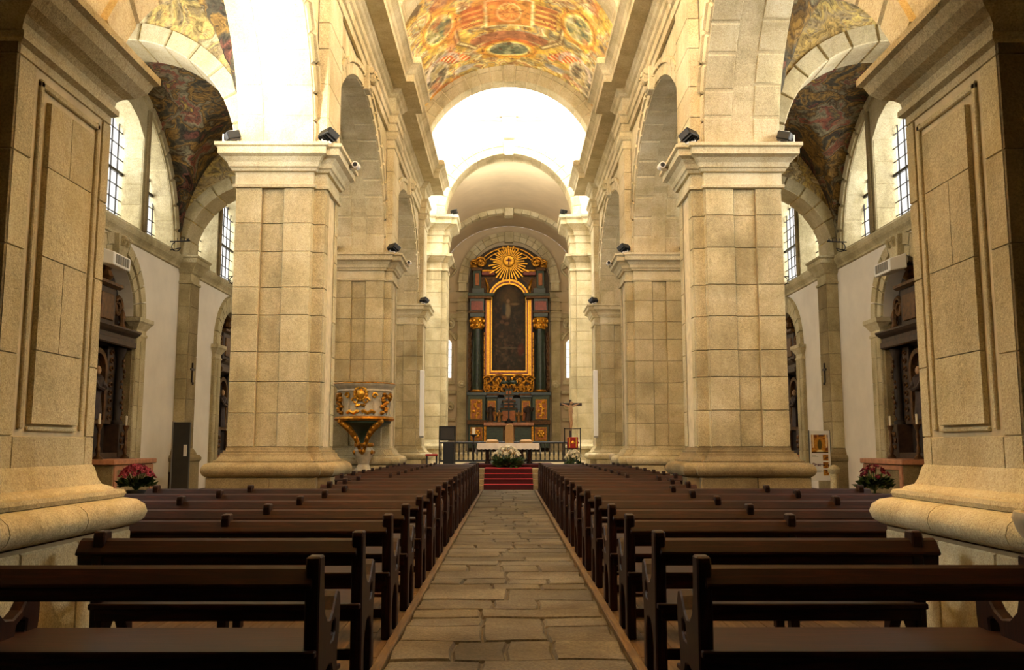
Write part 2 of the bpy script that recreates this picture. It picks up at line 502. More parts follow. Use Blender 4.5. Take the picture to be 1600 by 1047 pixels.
def small_speaker(x, y, z, label):
    t = thing('wall_camera', label, 'camera', (x, y, z), 'small white cameras on the imposts')
    MB().box(x, x + .14, y - .03, y + .03, z, z + .04).build('arm', M['white_plastic'], t, bev=.006)
    MB().tube([(x + .02, y - .18, z + .06), (x + .02, y + .1, z + .09)], .065, 10).build('housing', M['white_plastic'], t, smooth=True)
    MB().tube([(x + .02, y - .185, z + .06), (x + .02, y - .18, z + .06)], .045, 10).build('lens', M['glass_black'], t)

PIER_WORD = ['nearest', 'second', 'third']
def nave_pier(k, s):
    global S
    S = s
    y = PY[k]
    t = thing('nave_pier', f'{["broad granite pier nearest behind the long pews", "second granite pier, behind the pulpit" if s < 0 else "second granite pier from the viewer", "third granite pier with a white light bar"][k]}, {SIDE[s]} of the nave', 'pier', ((PIL + OUT) / 2, y + .7, 0))
    plan = pier_plan(y)
    st = M['stone']
    inner = [(a, b) for a, b in plan]
    MB().sweep(inner, [(-.012, 0), (-.012, 6.4)]).build('core', M['mortar'], t)
    # plinth of blocks round a core
    pl = MB().sweep(plan, [(.258, 0), (.258, .78), (0, .785)]).build('plinth', M['mortar_dark'], t)
    for fn, a, b in ((face_y(y - .258), WALL - .25, OUT + .26), (face_x(PIL - .258), y - .12, y + 1.52)):
        courses(pl, fn, a, b, 0, .78, .95, .8, M['stone_dark'] if k == 0 else st, name='plinth_block')  # nearest piers: lower shade painted in with the darker stone
    smooth_plan = plan[:6] + plan[10:]
    MB().sweep(smooth_plan, TORUS_P).build('base_moulding', M['stone'] if k else M['stone_dark'], t, smooth=True)  # base shade of the nearest piers put into the stone colour
    rows = split(1.31, 6.03, .6, .15)
    for a, b, yy in ((WALL, 4.12, y), (4.12, 4.52, y + .05), (4.52, OUT, y)):
        courses(t, face_y(yy), a, b, 0, 0, .55, .6, st, rows=rows)
    courses(t, face_y(y + .12), PIL, WALL, 0, 0, .5, .6, st, rows=rows)
    # nave pilaster: frame of stones round a sunk panel strip
    courses(t, face_x(PIL), y + .12, y + .40, 0, 0, .6, .6, st, rows=rows)
    courses(t, face_x(PIL), y + 1.0, y + 1.28, 0, 0, .6, .6, st, rows=rows)
    courses(t, face_x(PIL + .03), y + .40, y + 1.0, 0, 0, .7, .6, st, rows=rows)
    courses(t, face_x(WALL), y + .0, y + .12, 0, 0, .5, .6, st, rows=rows)
    MB().sweep(smooth_plan, IMPOST_P).build('impost', M['stone_pale'], t)
    # upper pilaster to the entablature
    up = [(PIL, y + .12), (PIL, y + 1.28), (WALL + .1, y + 1.28), (WALL + .1, y + .12)]
    u = MB().sweep(up, [(-.012, 6.8), (-.012, ENT0)]).build('upper_pilaster', M['mortar'], t)
    rows = split(6.81, 10.0, .62, .15)
    courses(u, face_x(PIL), y + .12, y + 1.28, 0, 0, 1.2, .6, M['stone_pale'], rows=rows)
    courses(u, face_y(y + .12), PIL, WALL, 0, 0, .5, .6, M['stone_pale'], rows=rows)
    MB().sweep(up, [(0, 9.98), (.04, 10.0), (.04, 10.06), (.02, 10.08), (.02, 10.24), (.07, 10.27), (.12, 10.36), (.12, 10.46), (.15, 10.5), (0, 10.5)]).build('capital', M['stone_pale'], t)
    S = 1
    return t
for k in range(3):
    for s in (-1, 1):
        nave_pier(k, s)

# ------------------------------------------------------------------ nave walls with arcade arches
ARCH_A, ARCH_B = 4.0, 3.3
def nave_wall(s):
    global S
    S = s
    w = struct('wall_' + SIDE[s], f'{SIDE[s]} nave arcade wall of granite with round arches')
    ZT = 12.45
    for i, yb in enumerate(BAYS):
        a = ARCH_A
        N = 28
        arc = [(yb - a * math.cos(PI * j / N), IMP + ARCH_B * math.sin(PI * j / N)) for j in range(N + 1)]
        lo, hi = (yb - 4.7, yb + 4.7)
        mb = MB()
        poly = [(lo, IMP)] + arc + [(hi, IMP), (hi, ZT), (lo, ZT)]
        mb.holes(poly, [], 'x', WALL + .012, OUT)
        mb.build('arcade_arch_wall', M['stone_pale'], w)
        # soffit stones in three bands over the half that faces the camera, and the crown
        def sof(u, v, d, yb=yb):
            return (u, yb - (a - d) * math.cos(v), IMP + (ARCH_B - d) * math.sin(v))
        for (c, d_) in ((WALL, 4.12), (4.12, 4.52), (4.52, OUT)):
            rows = split(PI * .42, PI, .17, .1)
            for (v0, v1) in rows:
                one_block(w, sof, c, d_, v0, v1, M['stone_pale'], 1, 3, .02 if c != 4.12 else .004, name='soffit_block')
        # ring of voussoirs on the nave face
        def ring(u, v, d, yb=yb):
            return (WALL - d - (.02 if u > .28 else 0), yb - (a + u) * math.cos(v), IMP + (ARCH_B + u * .95) * math.sin(v))
        for (v0, v1) in split(0, PI, PI / 21, 0):
            one_block(w, ring, 0, .28, v0, v1, M['stone_pale'], 1, 3, .03, name='voussoir')
            one_block(w, ring, .28, .44, v0, v1, M['stone_pale'], 1, 3, .055, name='voussoir')
        # spandrel stones
        for (z0, z1) in split(IMP + .02, 10.45, .6, .1):
            for side in (-1, 1):
                t_ = min(1, (z0 - IMP) / (ARCH_B + .42))
                half = (a + .44) * math.sqrt(max(0, 1 - t_ * t_))
                e = 4.08
                if half < e - .12:
                    for (c, d_) in split(half + .02, e, 1.0, .1):
                        yy = sorted((yb + side * c, yb + side * d_))
                        one_block(w, face_x(WALL + .012), yy[0], yy[1], z0, z1, M['stone_pale'], name='spandrel_block')
        # carved keystone
        kz = IMP + ARCH_B
        ky = MB().prism([(yb - .2, kz - .05), (yb + .2, kz - .05), (yb + .27, kz + .55), (yb - .27, kz + .55)], 'x', WALL - .16, WALL)
        ky = ky.build('keystone', M['stone_pale'], w, bev=.02)
        sc = MB()
        for q in (-1, 1):
            pts = [(WALL - .2, yb + q * .02, kz + .3)]
            pts = [(WALL - .22 - .09 * math.cos(th) * (1 - th / 14), yb + q * .1, kz + .30 + .14 * math.sin(th) * (1 - th / 14)) for th in [x * .5 for x in range(24)]]
            sc.tube(pts, .05, 6)
        sc.tube([(WALL - .2, yb - .2, kz + .44), (WALL - .2, yb + .2, kz + .44)], .08, 8).tube([(WALL - .14, yb - .16, kz + .04), (WALL - .14, yb + .16, kz + .04)], .06, 8)
        sc.build('scroll', M['stone_pale'], ky, smooth=True)
    # pier-width pieces above the imposts, and the solid wall up to the vault springing
    for y in PY:
        MB().box(WALL + .012, OUT, y, y + 1.4, IMP, ZT).build('wall_pier', M['mortar'], w)
    MB().box(3.62, 4.6, -8.2, 7.3, 8.5, ZT).build('loft_side_wall', M['plaster_warm'], w)
    MB().box(3.78, 4.6, -8.2, 36.9, ZT - .2, 15.4).build('attic_wall', M['plaster_warm'], w)
    S = 1
for s in (-1, 1): nave_wall(s)

# ------------------------------------------------------------------ entablature
ENT_P = [(0, 10.5), (.07, 10.5), (.07, 10.68), (.11, 10.7), (.11, 10.88), (.16, 10.92), (.18, 10.98), (.04, 10.99), (.04, 11.36), (.10, 11.40), (.14, 11.46), (.20, 11.50), (.22, 11.56),
         (.52, 11.58), (.52, 11.74), (.55, 11.78), (.58, 11.86), (.66, 11.95), (.70, 11.98), (.70, 12.10), (.66, 12.15), (-.2, 12.16)]
for s in (-1, 1):
    S = s
    EP = [(o * (1.22 if o > .3 else 1), 10.5 + (z - 10.5) * 1.18) for o, z in ENT_P]
    tr = struct('trim_1' if s < 0 else 'trim_2', f'{SIDE[s]} stone entablature running above the nave arches')
    def ent(pts, name='entablature_section'):
        MB().sweep(pts, EP, closed=False).build(name, M['stone_pale'], tr)
    edges = [7.3] + BAYS[1:] + [36.95]
    prev = 7.3
    mids = [12.0, 21.4, 30.8]
    ent([(WALL, 5.0), (WALL, 12.0)])
    for k, y in enumerate(PY):
        a = mids[k]; b = mids[k + 1] if k < 2 else 36.2
        ent([(WALL, a), (WALL, y + .06), (PIL, y + .06), (PIL, y + 1.34)] + ([(WALL, y + 1.34), (WALL, b)] if k < 2 else [(OUT, y + 1.34)]))
S = 1

# ------------------------------------------------------------------ painted meshes (flat paint, colour per vertex)
def paint_grid(name, fn_pos, fn_col, nu, nv, mat, parent=None):
    us = np.linspace(0, 1, nu + 1); vs = np.linspace(0, 1, nv + 1)
    U, V = np.meshgrid(us, vs)
    pos = fn_pos(U, V)
    me = bpy.data.meshes.new(name)
    W = nu + 1
    idx = np.arange(nu * nv); i = idx % nu; j = idx // nu
    quads = np.stack([j * W + i, j * W + i + 1, (j + 1) * W + i + 1, (j + 1) * W + i], 1)
    me.vertices.add(W * (nv + 1)); me.vertices.foreach_set('co', np.stack([p.ravel() for p in pos], 1).astype(np.float32).ravel())
    me.loops.add(4 * len(quads)); me.loops.foreach_set('vertex_index', quads.astype(np.int32).ravel())
    me.polygons.add(len(quads)); me.polygons.foreach_set('loop_start', (np.arange(len(quads)) * 4).astype(np.int32))
    me.polygons.foreach_set('loop_total', np.full(len(quads), 4, np.int32))
    me.polygons.foreach_set('use_smooth', np.ones(len(quads), bool))
    me.update(calc_edges=True); me.validate()
    col = fn_col(U, V)
    lin = np.where(col <= .04045, col / 12.92, ((np.maximum(col, 0) + .055) / 1.055) ** 2.4)
    ca = me.color_attributes.new('paint', 'FLOAT_COLOR', 'POINT')
    rgba = np.concatenate([lin.reshape(-1, 3), np.ones((lin.size // 3, 1))], 1).astype(np.float32)
    ca.data.foreach_set('color', rgba.ravel())
    return link(name, me, mat, parent)
rng = np.random.default_rng(3)
def vnoise(x, y, seed=0):
    g = np.random.default_rng(seed).random((64, 64))
    xi = np.floor(x).astype(int); yi = np.floor(y).astype(int); xf = x - xi; yf = y - yi
    xf = xf * xf * (3 - 2 * xf); yf = yf * yf * (3 - 2 * yf)
    a = g[yi % 64, xi % 64]; b = g[yi % 64, (xi + 1) % 64]; c = g[(yi + 1) % 64, xi % 64]; d = g[(yi + 1) % 64, (xi + 1) % 64]
    return (a * (1 - xf) + b * xf) * (1 - yf) + (c * (1 - xf) + d * xf) * yf
def fbm(x, y, o=4, seed=0):
    r = 0; amp = .5; tot = 0
    for k in range(o):
        r = r + amp * vnoise(x, y, seed + k); tot += amp; x = x * 2.03 + 3.1; y = y * 2.03 + 1.7; amp *= .55
    return r / tot
def hexc(h):
    h = h.lstrip('#'); return np.array([int(h[i:i + 2], 16) / 255 for i in (0, 2, 4)])
def lay(col, mask, c):
    m = np.clip(mask, 0, 1)[..., None]
    return col * (1 - m) + (c if np.ndim(c) == 3 else np.broadcast_to(c, col.shape)) * m
def soft(d, w): return np.clip(.5 - d / w, 0, 1)
def palette(f, cols):
    f = np.clip(f, 0, .9999) * (len(cols) - 1); i = f.astype(int); t = (f - i)[..., None]
    cs = np.array([hexc(c) for c in cols]); return cs[i] * (1 - t) + cs[i + 1] * t

# nave vault: barrel between the crossing arch and the camera
VC, VR = 12.95, 4.3
A_V = math.asin(3.86 / VR)
def vault_pos(y0, y1):
    def f(U, V):
        a = (U * 2 - 1) * A_V
        return VR * np.sin(a), y0 + (y1 - y0) * V, VC + VR * np.cos(a)
    return f
def vault_paint(y0, y1):
    L = (y1 - y0)
    def f(U, V):
        x = (U * 2 - 1) * A_V * VR       # arc length from the crown
        y = y1 - (y0 + L * V)            # metres from the crossing arch
        ax = np.abs(x)
        wx = x + .35 * (fbm(x * 1.3 + 9, y * 1.3, 3, 5) - .5); wy = y + .35 * (fbm(x * 1.3, y * 1.3 + 7, 3, 9) - .5)
        n = fbm(wx * 1.1 + 20, wy * 1.1 + 20, 4, 11)
        col = palette((n - .2) / .6, ['#6a5a40', '#a88a58', '#d4b054', '#988a74', '#e6d488', '#b08458', '#dcd6a8', '#b89a50', '#8e8870', '#ecdc90'])
        yel = fbm(x * 1.1 + 8, y * 1.1 + 2, 3, 66)
        col = lay(col, np.clip((yel - .52) * 4, 0, .55), hexc('#e8b83c'))
        def ell(cx, cy, a, b): return (np.sqrt(((ax - cx) / a) ** 2 + ((y - cy) / b) ** 2) - 1) * min(a, b)
        # central coffer with a rosette
        r = np.maximum(np.abs(x) - .82, np.abs(y - 4.75) - .95)
        col = lay(col, soft(r - .1, .06), hexc('#f3dfa0')); col = lay(col, soft(r, .05), hexc('#c98a42'))
        rr = np.sqrt((x * 1.15) ** 2 + ((y - 4.75) / 1.4) ** 2)
        col = lay(col, soft(np.abs(rr - .5) - .05, .06), hexc('#f1d78c'))
        col = lay(col, soft(rr - .45, .05) * (.5 + .5 * np.sin(np.arctan2(y - 4.75, x) * 12 + rr * 18)), hexc('#e8c068'))
        # side strips beside the coffer
        r = np.maximum(np.abs(ax - 1.4) - .42, np.abs(y - 4.75) - .8)
        col = lay(col, soft(r, .05), hexc('#b5703c')); col = lay(col, soft(r, .05) * (np.sin(y * 16) > .2), hexc('#e6b560'))
        # curved red-brown beam below the coffer
        b = np.abs(y - (2.95 - .12 * x * x)) - .34
        col = lay(col, soft(np.maximum(b, ax - 1.55), .08), hexc('#a8704c'))
        # octagon ribs
        for (x0, yy0, x1, yy1) in ((1.35, 2.2, 2.05, 3.2), (2.05, 3.2, 2.2, 5.2)):
            d = np.hypot(x1 - x0, yy1 - yy0); px, py = ax - x0, y - yy0
            tt = np.clip((px * (x1 - x0) + py * (yy1 - yy0)) / d ** 2, 0, 1)
            dist = np.hypot(px - tt * (x1 - x0), py - tt * (yy1 - yy0))
            col = lay(col, soft(dist - .13, .05), hexc('#8d7448')); col = lay(col, soft(dist - .05, .04), hexc('#e3d096'))
        # orange twisted columns
        for off in (0, .45):
            x0, yy0, x1, yy1 = 1.75 + off, 1.55 + off * .5, 2.5 + off, 2.75 + off * .2
            d = np.hypot(x1 - x0, yy1 - yy0); px, py = ax - x0, y - yy0
            tt = (px * (x1 - x0) + py * (yy1 - yy0)) / d ** 2
            ttc = np.clip(tt, 0, 1); dist = np.hypot(px - ttc * (x1 - x0), py - ttc * (yy1 - yy0))
            col = lay(col, soft(dist - .16, .05), hexc('#d8703a')); col = lay(col, soft(dist - .16, .05) * (np.sin(tt * 30) > .35), hexc('#f3cf9a'))
        # framed oval medallions
        nn = fbm(x * 3, y * 3, 4, 31)
        for cx, cy, a, b_, gr in ((0, 1.7, .78, .55, '#8f9474'), (2.75, 5.1, .55, .85, '#a89a5c')):
            e = ell(cx, cy, a, b_)
            wob = .08 * np.sin(np.arctan2(y - cy, ax - cx) * 9)
            col = lay(col, soft(e - .34 - wob, .05), hexc('#e2b04a')); col = lay(col, soft(np.abs(e - .2) - .04, .06) * .7, hexc('#c07838'))
            col = lay(col, soft(e - .08, .04), hexc('#f0d488')); col = lay(col, soft(e, .04), palette((nn - .3) / .4, ['#5d6650', gr, '#c8c29a']))
        # red shell above the oval
        e = np.abs(np.hypot(x / 1.5, y - 1.7) - .85) - .1
        col = lay(col, soft(np.maximum(e, 2.2 - y), .08) * .7, hexc('#d0623a'))
        # grey painted niches in the lower corners
        e = ell(3.55, 1.6, .85, 1.15)
        col = lay(col, soft(e - .12, .06), hexc('#cdbf9a')); col = lay(col, soft(e, .05), palette((nn - .28) / .45, ['#5f5640', '#94876a', '#c9bc90', '#b09a60']))
        e = np.abs(ell(2.9, 1.9, .75, 1.0)) - .09
        col = lay(col, soft(np.maximum(e, 1.7 - y), .05) * .8, hexc('#d8c8b8'))
        # clouds and scrolls near the arch
        e = ell(1.95, .75, .5, .28) + .2 * (nn - .5)
        col = lay(col, soft(e, .1), hexc('#b3aca0'))
        f2 = fbm(wx * 3.5, wy * 3.5, 4, 77)
        col = col * (.58 + .84 * f2)[..., None]
        lines = np.abs(fbm(wx * 2.2 + 40, wy * 2.2, 3, 90) - .5)
        col = lay(col, soft(lines - .014, .02) * .7, hexc('#6a3a20'))
        red = fbm(x * .9 + 3, y * .9, 3, 55)
        col = lay(col, np.clip((red - .64) * 5, 0, .35), hexc('#c85a30'))
        return np.clip(col * 1.0 + .04, 0, 1)
    return f
ceil = struct('ceiling', 'painted barrel vault of the nave')
paint_grid('painted_vault', vault_pos(26.7, 36.25), vault_paint(26.7, 36.25), 220, 260, M['nave_paint'], ceil)
paint_grid('painted_vault', vault_pos(17.3, 26.7), vault_paint(17.3, 26.7), 90, 90, M['nave_paint'], ceil)
paint_grid('painted_vault', vault_pos(-8.2, 17.3), vault_paint(8.0, 17.3), 60, 60, M['nave_paint'], ceil)
# transverse rib of the nave vault
def arch_ring(parent, yf, yb_, r0, r1, cz, mat, n=19, a0=0.0, name='voussoir', core='mortar', proud=.02, kw=0, e=1.0):
    """arch across x: blocks on the face at y = yf and on the soffit, solid core behind"""
    def pt(r, v): return (-r * math.cos(v), cz + (r * e) * math.sin(v))
    N = 40
    poly = [pt(r0 + .004, a0 + (PI - 2 * a0) * j / N) for j in range(N + 1)] + [pt(r1, PI - a0 - (PI - 2 * a0) * j / N) for j in range(N + 1)]
    MB().holes(poly, [], 'y', yf + .004, yb_).build('arch_core', M[core], parent)
    for v0, v1 in split(a0, PI - a0, (PI - 2 * a0) / n, 0):
        one_block(parent, lambda u, v, d: (pt(u, v)[0], yf + .004 - d, pt(u, v)[1]), r0, r1 - (r1 - r0) * .4, v0, v1, mat, 1, 3, proud, name=name)
        one_block(parent, lambda u, v, d: (pt(u, v)[0], yf + .004 - d, pt(u, v)[1]), r1 - (r1 - r0) * .4, r1, v0, v1, mat, 1, 3, proud * 2.4, name=name)
        one_block(parent, lambda u, v, d: (pt(r0 + .004 - d, v)[0], u, pt(r0 + .004 - d, v)[1]), yf, yb_, v0, v1, mat, 1, 3, .012, name='soffit_block')
    if kw:
        zt = cz + r0 * e
        MB().prism([(-kw, zt - .1), (kw, zt - .1), (kw * 1.2, cz + r1 * e + .03), (-kw * 1.2, cz + r1 * e + .03)], 'y', yf - .12, yf + .02).build('keystone', mat, parent, bev=.02)
arch_ring(ceil, 25.5, 26.7, 3.57, 4.32, VC, M['stone_pale'], 17, .12)

# ------------------------------------------------------------------ crossing
CW = struct('wall_crossing', 'crossing walls and arch before the chancel')
arch_ring(CW, 36.2, 36.95, 3.66, 4.40, VC, M['stone_pale'], 23, .05, kw=.2)
MB().holes([(-9.8, 12.2), (-4.33, 12.2)] + [(-4.33 * math.cos(PI * j / 40), VC + 4.33 * math.sin(PI * j / 40)) for j in range(41)] + [(4.33, 12.2), (9.8, 12.2), (9.8, 23), (-9.8, 23)], [], 'y', 36.3, 36.9).build('wall_above_arch', M['plaster'], CW)
CH_Y = 44.5
CR, CZ = 3.28, 12.9
MB().holes([(-9.8, 0), (-CR - .6, 0), (-CR - .6, CZ)] + [(-(CR + .6) * math.cos(PI * j / 40), CZ + (CR + .6) * math.sin(PI * j / 40)) for j in range(41)] + [(CR + .6, 0), (9.8, 0), (9.8, 23), (-9.8, 23)], [], 'y', CH_Y + .1, CH_Y + .9).build('chancel_arch_wall', M['plaster'], CW)
arch_ring(CW, CH_Y, CH_Y + 1.3, CR, CR + .65, CZ, M['stone_pale'], 21, 0, kw=.22)
mb = MB().box(-3.6, 3.6, CH_Y - .14, CH_Y + .1, 18.1, 18.35).box(-3.5, 3.5, CH_Y - .06, CH_Y + .1, 17.95, 18.1)
mb.box(-.5, .5, CH_Y - .3, CH_Y + .1, 18.1, 18.75).box(-.36, .36, CH_Y - .2, CH_Y + .1, 17.1, 18.1).box(-.3, .3, CH_Y - .25, CH_Y + .1, 16.95, 17.15)
mb.build('string_course', M['plaster'], CW, bev=.03)
MB().box(-9.8, 9.8, 36.3, CH_Y + .9, 23, 23.2).build('crossing_roof', M['plaster'], CW)
for s in (-1, 1):
    S = s
    # side arches of the crossing above the transepts
    MB().holes([(36.9, 13.0)] + [(40.7 - 3.5 * math.cos(PI * j / 30), 12.9 + 3.5 * math.sin(PI * j / 30)) for j in range(31)] + [(CH_Y + .1, 13.0), (CH_Y + .1, 23), (36.9, 23)], [], 'x', 3.7, 4.4).build('transept_arch_wall', M['plaster'], CW)
    hole = [(38.3, 9.0), (42.5, 9.0), (42.5, 15.4), (38.3, 15.4)]
    MB().holes([(36.0, 0), (45.4, 0), (45.4, 17), (36.0, 17)], [hole], 'x', 9.8, 10.2).build('transept_wall', M['plaster'], CW)
    MB().box(4.4, 10.2, 36.2, 45.4, 16.8, 17.0).build('transept_roof', M['plaster'], CW)
    wn = struct('window_1' if s < 0 else 'window_2')
    MB().box(10.12, 10.14, 38.3, 42.5, 9.0, 15.4).build('pane', M['glass'], wn)
    mb = MB()
    for k in range(1, 6): mb.box(10.08, 10.12, 38.3 + .7 * k - .02, 38.3 + .7 * k + .02, 9.0, 15.4)
    for k in range(1, 8): mb.box(10.08, 10.12, 38.3, 42.5, 9.0 + .8 * k - .02, 9.0 + .8 * k + .02)
    mb.build('glazing_bars', M['iron'], wn)
    # chancel arch pier with pilasters
    t = thing('chancel_pier', f'brightly lit stone pier carrying the {SIDE[s]} end of the chancel arch', 'pier', (4.0, 45.0, .6))
    plan = [(3.12, CH_Y + .1), (3.12, CH_Y + 1.4), (5.2, CH_Y + 1.4), (5.2, CH_Y - .15), (4.2, CH_Y - .15), (4.2, CH_Y), (3.4, CH_Y), (3.4, CH_Y + .1)]
    MB().sweep(plan, [(-.012, .6), (-.012, CZ)]).build('core', M['mortar'], t)
    rows = split(1.6, 10.1, .62, .15)
    for a, b, yy in ((3.12, 3.4, CH_Y + .1), (3.4, 4.2, CH_Y), (4.2, 5.2, CH_Y - .15)):
        courses(t, face_y(yy), a, b, 0, 0, .7, .6, M['stone'], rows=rows)
    courses(t, face_x(3.12), CH_Y + .1, CH_Y + 1.4, 0, 0, .8, .6, M['stone'], rows=rows)
    MB().sweep(plan, [(.22, .6), (.22, 1.1), (.27, 1.15), (.27, 1.28), (.18, 1.36), (.1, 1.4), (.03, 1.55), (0, 1.6)]).build('base_moulding', M['stone'], t)
    MB().sweep(plan, [(0, 10.05), (.05, 10.08), (.05, 10.16), (.01, 10.2), (.01, 10.5), (.08, 10.56), (.2, 10.75), (.26, 10.8), (.26, 10.92), (0, 10.95)]).build('capital', M['stone_pale'], t)
    MB().sweep(plan, [(.02, 10.95), (.02, 11.5), (.06, 11.52), (.06, 11.85), (.12, 11.9), (.12, 12.1), (.2, 12.2), (.42, 12.35), (.5, 12.4), (.5, 12.62), (.58, 12.72), (.58, 12.85), (0, 12.9)]).build('entablature', M['stone_pale'], t)
    S = 1

# ------------------------------------------------------------------ chancel
CE = 60.0
CX, CB, CZ2 = 4.6, 3.8, 12.4
ch = struct('wall_chancel', 'chancel walls with stone pilasters and white vault')
def vpt(a, k=0.0): return (-(CX - k) * math.cos(a), CZ2 + (CB - k) * math.sin(a))
N = 48
vs = []; fs = []
for j in range(N + 1):
    x, z = vpt(PI * j / N); vs += [(x, 45.4, z), (x, CE, z)]
fs = [(2 * j, 2 * j + 2, 2 * j + 3, 2 * j + 1) for j in range(N)]
MB().add(vs, fs).build('chancel_vault', M['plaster_warm'], ch, smooth=True)
for s in (-1, 1):
    S = s
    hole = [(49.6, 9.2), (52.4, 9.2), (52.4, 12.0), (49.6, 12.0)]
    MB().holes([(45.4, .6), (CE, .6), (CE, 12.4), (45.4, 12.4)], [hole], 'x', CX, CX + .5).build('chancel_side_wall', M['plaster_warm'], ch)
    S = 1
def ellip_ring(parent, y0, y1, k0, k1, mat, n, name='voussoir'):
    for v0, v1 in split(0, PI, PI / n, 0):
        one_block(parent, lambda u, v, d: (vpt(v, k0 + d)[0], u, vpt(v, k0 + d)[1]), y0, y1, v0, v1, mat, 1, 3, k1 - k0, gap=.001, ch=.003, name=name)
ellip_ring(ch, 55.3, 55.9, 0, .28, M['stone_pale'], 25)
MB().box(-.28, .28, 55.1, 55.95, CZ2 + CB - .5, CZ2 + CB).build('keystone', M['stone_pale'], ch, bev=.03)
# end wall with two window slots
def E(px, py, Y=CE): return at_y(px, py, Y)
holes_ = []
for s in (-1, 1):
    holes_.append([(s * 3.86, 5.8), (s * 4.45, 5.8), (s * 4.45, 8.2), (s * 4.16, 8.5), (s * 3.86, 8.2)])
MB().holes([(-CX, .6), (CX, .6)] + [vpt(PI - PI * j / 24) for j in range(25)], holes_, 'y', CE, CE + .4).build('end_wall', M['plaster_warm'], ch)
for s in (-1, 1):
    S = s
    wn = struct('window_3' if s < 0 else 'window_4')
    MB().box(3.8, 4.5, CE + .2, CE + .22, 5.7, 8.6).build('pane', M['glass'], wn)
    mb = MB()
    for k in range(1, 6): mb.box(3.8, 4.5, CE + .17, CE + .2, 5.7 + .5 * k, 5.72 + .5 * k)
    mb.build('glazing_bars', M['iron'], wn)
    area('daylight_end_window', (s * 4.15, CE + .9, 7.2), (s * 4.15, 40, 7.2), 2.2, 4.2, 160)
    # carved stone window frame
    f = MB()
    for (a, b) in (((3.76, 5.6), (3.76, 8.2)), ((4.5, 5.6), (4.5, 8.2))): f.box(a[0] - .06, a[0] + .06, CE - .12, CE, a[1], b[1])
    f.box(3.6, 4.6, CE - .2, CE, 5.35, 5.6)
    f.tube([(3.6 + .14 * math.cos(q) * (1 - q / 12), CE - .1, 8.55 + .3 * math.sin(q) * (1 - q / 12)) for q in [i * .5 for i in range(20)]], .07, 6)
    f.tube([(3.65 + (i / 10) * .9, CE - .1, 8.45 + .5 * math.sin(PI * i / 10)) for i in range(11)], .1, 6)
    f.build('window_frame', M['stone_pale'], ch)
    # stone pilaster beside the retable, with capital, rosette and entablature
    p = MB().box(2.83, 3.45, CE - .3, CE, .9, 11.0).build('pilaster', M['mortar'], ch)
    rows = split(1.4, 9.6, .7, .12)
    courses(p, face_y(CE - .3), 2.83, 3.45, 0, 0, .9, .7, M['stone'], rows=rows)
    MB().lathe(0, 0, [(.26, 0), (.26, .05), (.18, .1), (.12, .06), (.07, .12), (0, .14)], 14).v
    ro = MB().lathe(0, 0, [(.26, 0), (.26, .05), (.18, .1), (.12, .06), (.07, .12), (0, .14)], 14)
    ro.v = [(3.14 + x, CE - .31 - z, 5.35 + y) for x, y, z in ro.v]
    ro.build('rosette', M['stone_pale'], p)
    path = [(CX - .02, CE - .05), (3.55, CE - .05), (3.55, CE - .4), (2.75, CE - .4), (2.75, CE - .05)]
    path = [(x, y) for x, y in path][::-1]
    MB().sweep(path, [(0, 9.6), (.06, 9.65), (.06, 9.8), (.02, 9.85), (.02, 10.1), (.1, 10.2), (.18, 10.3), (0, 10.32)], closed=False).build('capital', M['stone_pale'], ch)
    MB().sweep(path, [(0, 10.9), (.08, 10.95), (.08, 11.15), (.2, 11.25), (.35, 11.35), (.4, 11.5), (.4, 11.62), (0, 11.65)], closed=False).build('entablature', M['stone_pale'], ch)
    MB().box(2.85, 3.4, CE - .35, CE, 11.65, 12.35).box(2.78, 3.47, CE - .42, CE, 12.2, 12.35).build('impost_block', M['stone_pale'], ch, bev=.02)
    # big scroll volute on the wall above the entablature
    sv = MB()
    sv.tube([(3.95 + .35 * math.sin(q * .9), CE - .15, 11.8 + .26 * q) for q in [i * .5 for i in range(13)]], .09, 6)
    sv.tube([(3.75 + .22 * math.cos(q) * (1 - q / 13), CE - .16, 13.4 + .22 * math.sin(q) * (1 - q / 13)) for q in [i * .5 for i in range(22)]], .07, 6)
    sv.tube([(3.95 + .3 * math.cos(q) * (1 - q / 13), CE - .16, 9.4 + .4 * math.sin(q) * (1 - q / 13)) for q in [i * .5 for i in range(22)]], .1, 6)
    sv.tube([(3.9 + .25 * math.cos(q) * (1 - q / 13), CE - .16, 3.9 + .3 * math.sin(q) * (1 - q / 13)) for q in [i * .5 for i in range(22)]], .08, 6)
    sv.build('scroll', M['stone_pale'], ch, smooth=True)
    MB().box(3.5, 4.55, CE - .25, CE, 4.7, 4.95).box(3.55, 4.5, CE - .15, CE, 2.9, 3.1).build('ledge', M['stone_pale'], ch, bev=.03)
    S = 1
def flat_ring(parent, yf, yb_, r0, r1, cz, mat, n, name='voussoir'):
    for v0, v1 in split(0, PI, PI / n, 0):
        one_block(parent, lambda u, v, d: (-u * math.cos(v), yf - d, cz + u * math.sin(v)), r0, r0 + .38, v0, v1, mat, 1, 3, .16, gap=.001, ch=.003, name=name)
        one_block(parent, lambda u, v, d: (-u * math.cos(v), yf - d, cz + u * math.sin(v)), r0 + .38, r1, v0, v1, mat, 1, 3, .22, gap=.001, ch=.003, name=name)
flat_ring(ch, CE - .06, CE, 2.78, 3.4, 12.35, M['stone_pale'], 19)
MB().box(-.3, .3, CE - .4, CE, 15.0, 15.75).build('keystone', M['stone_pale'], ch, bev=.04)

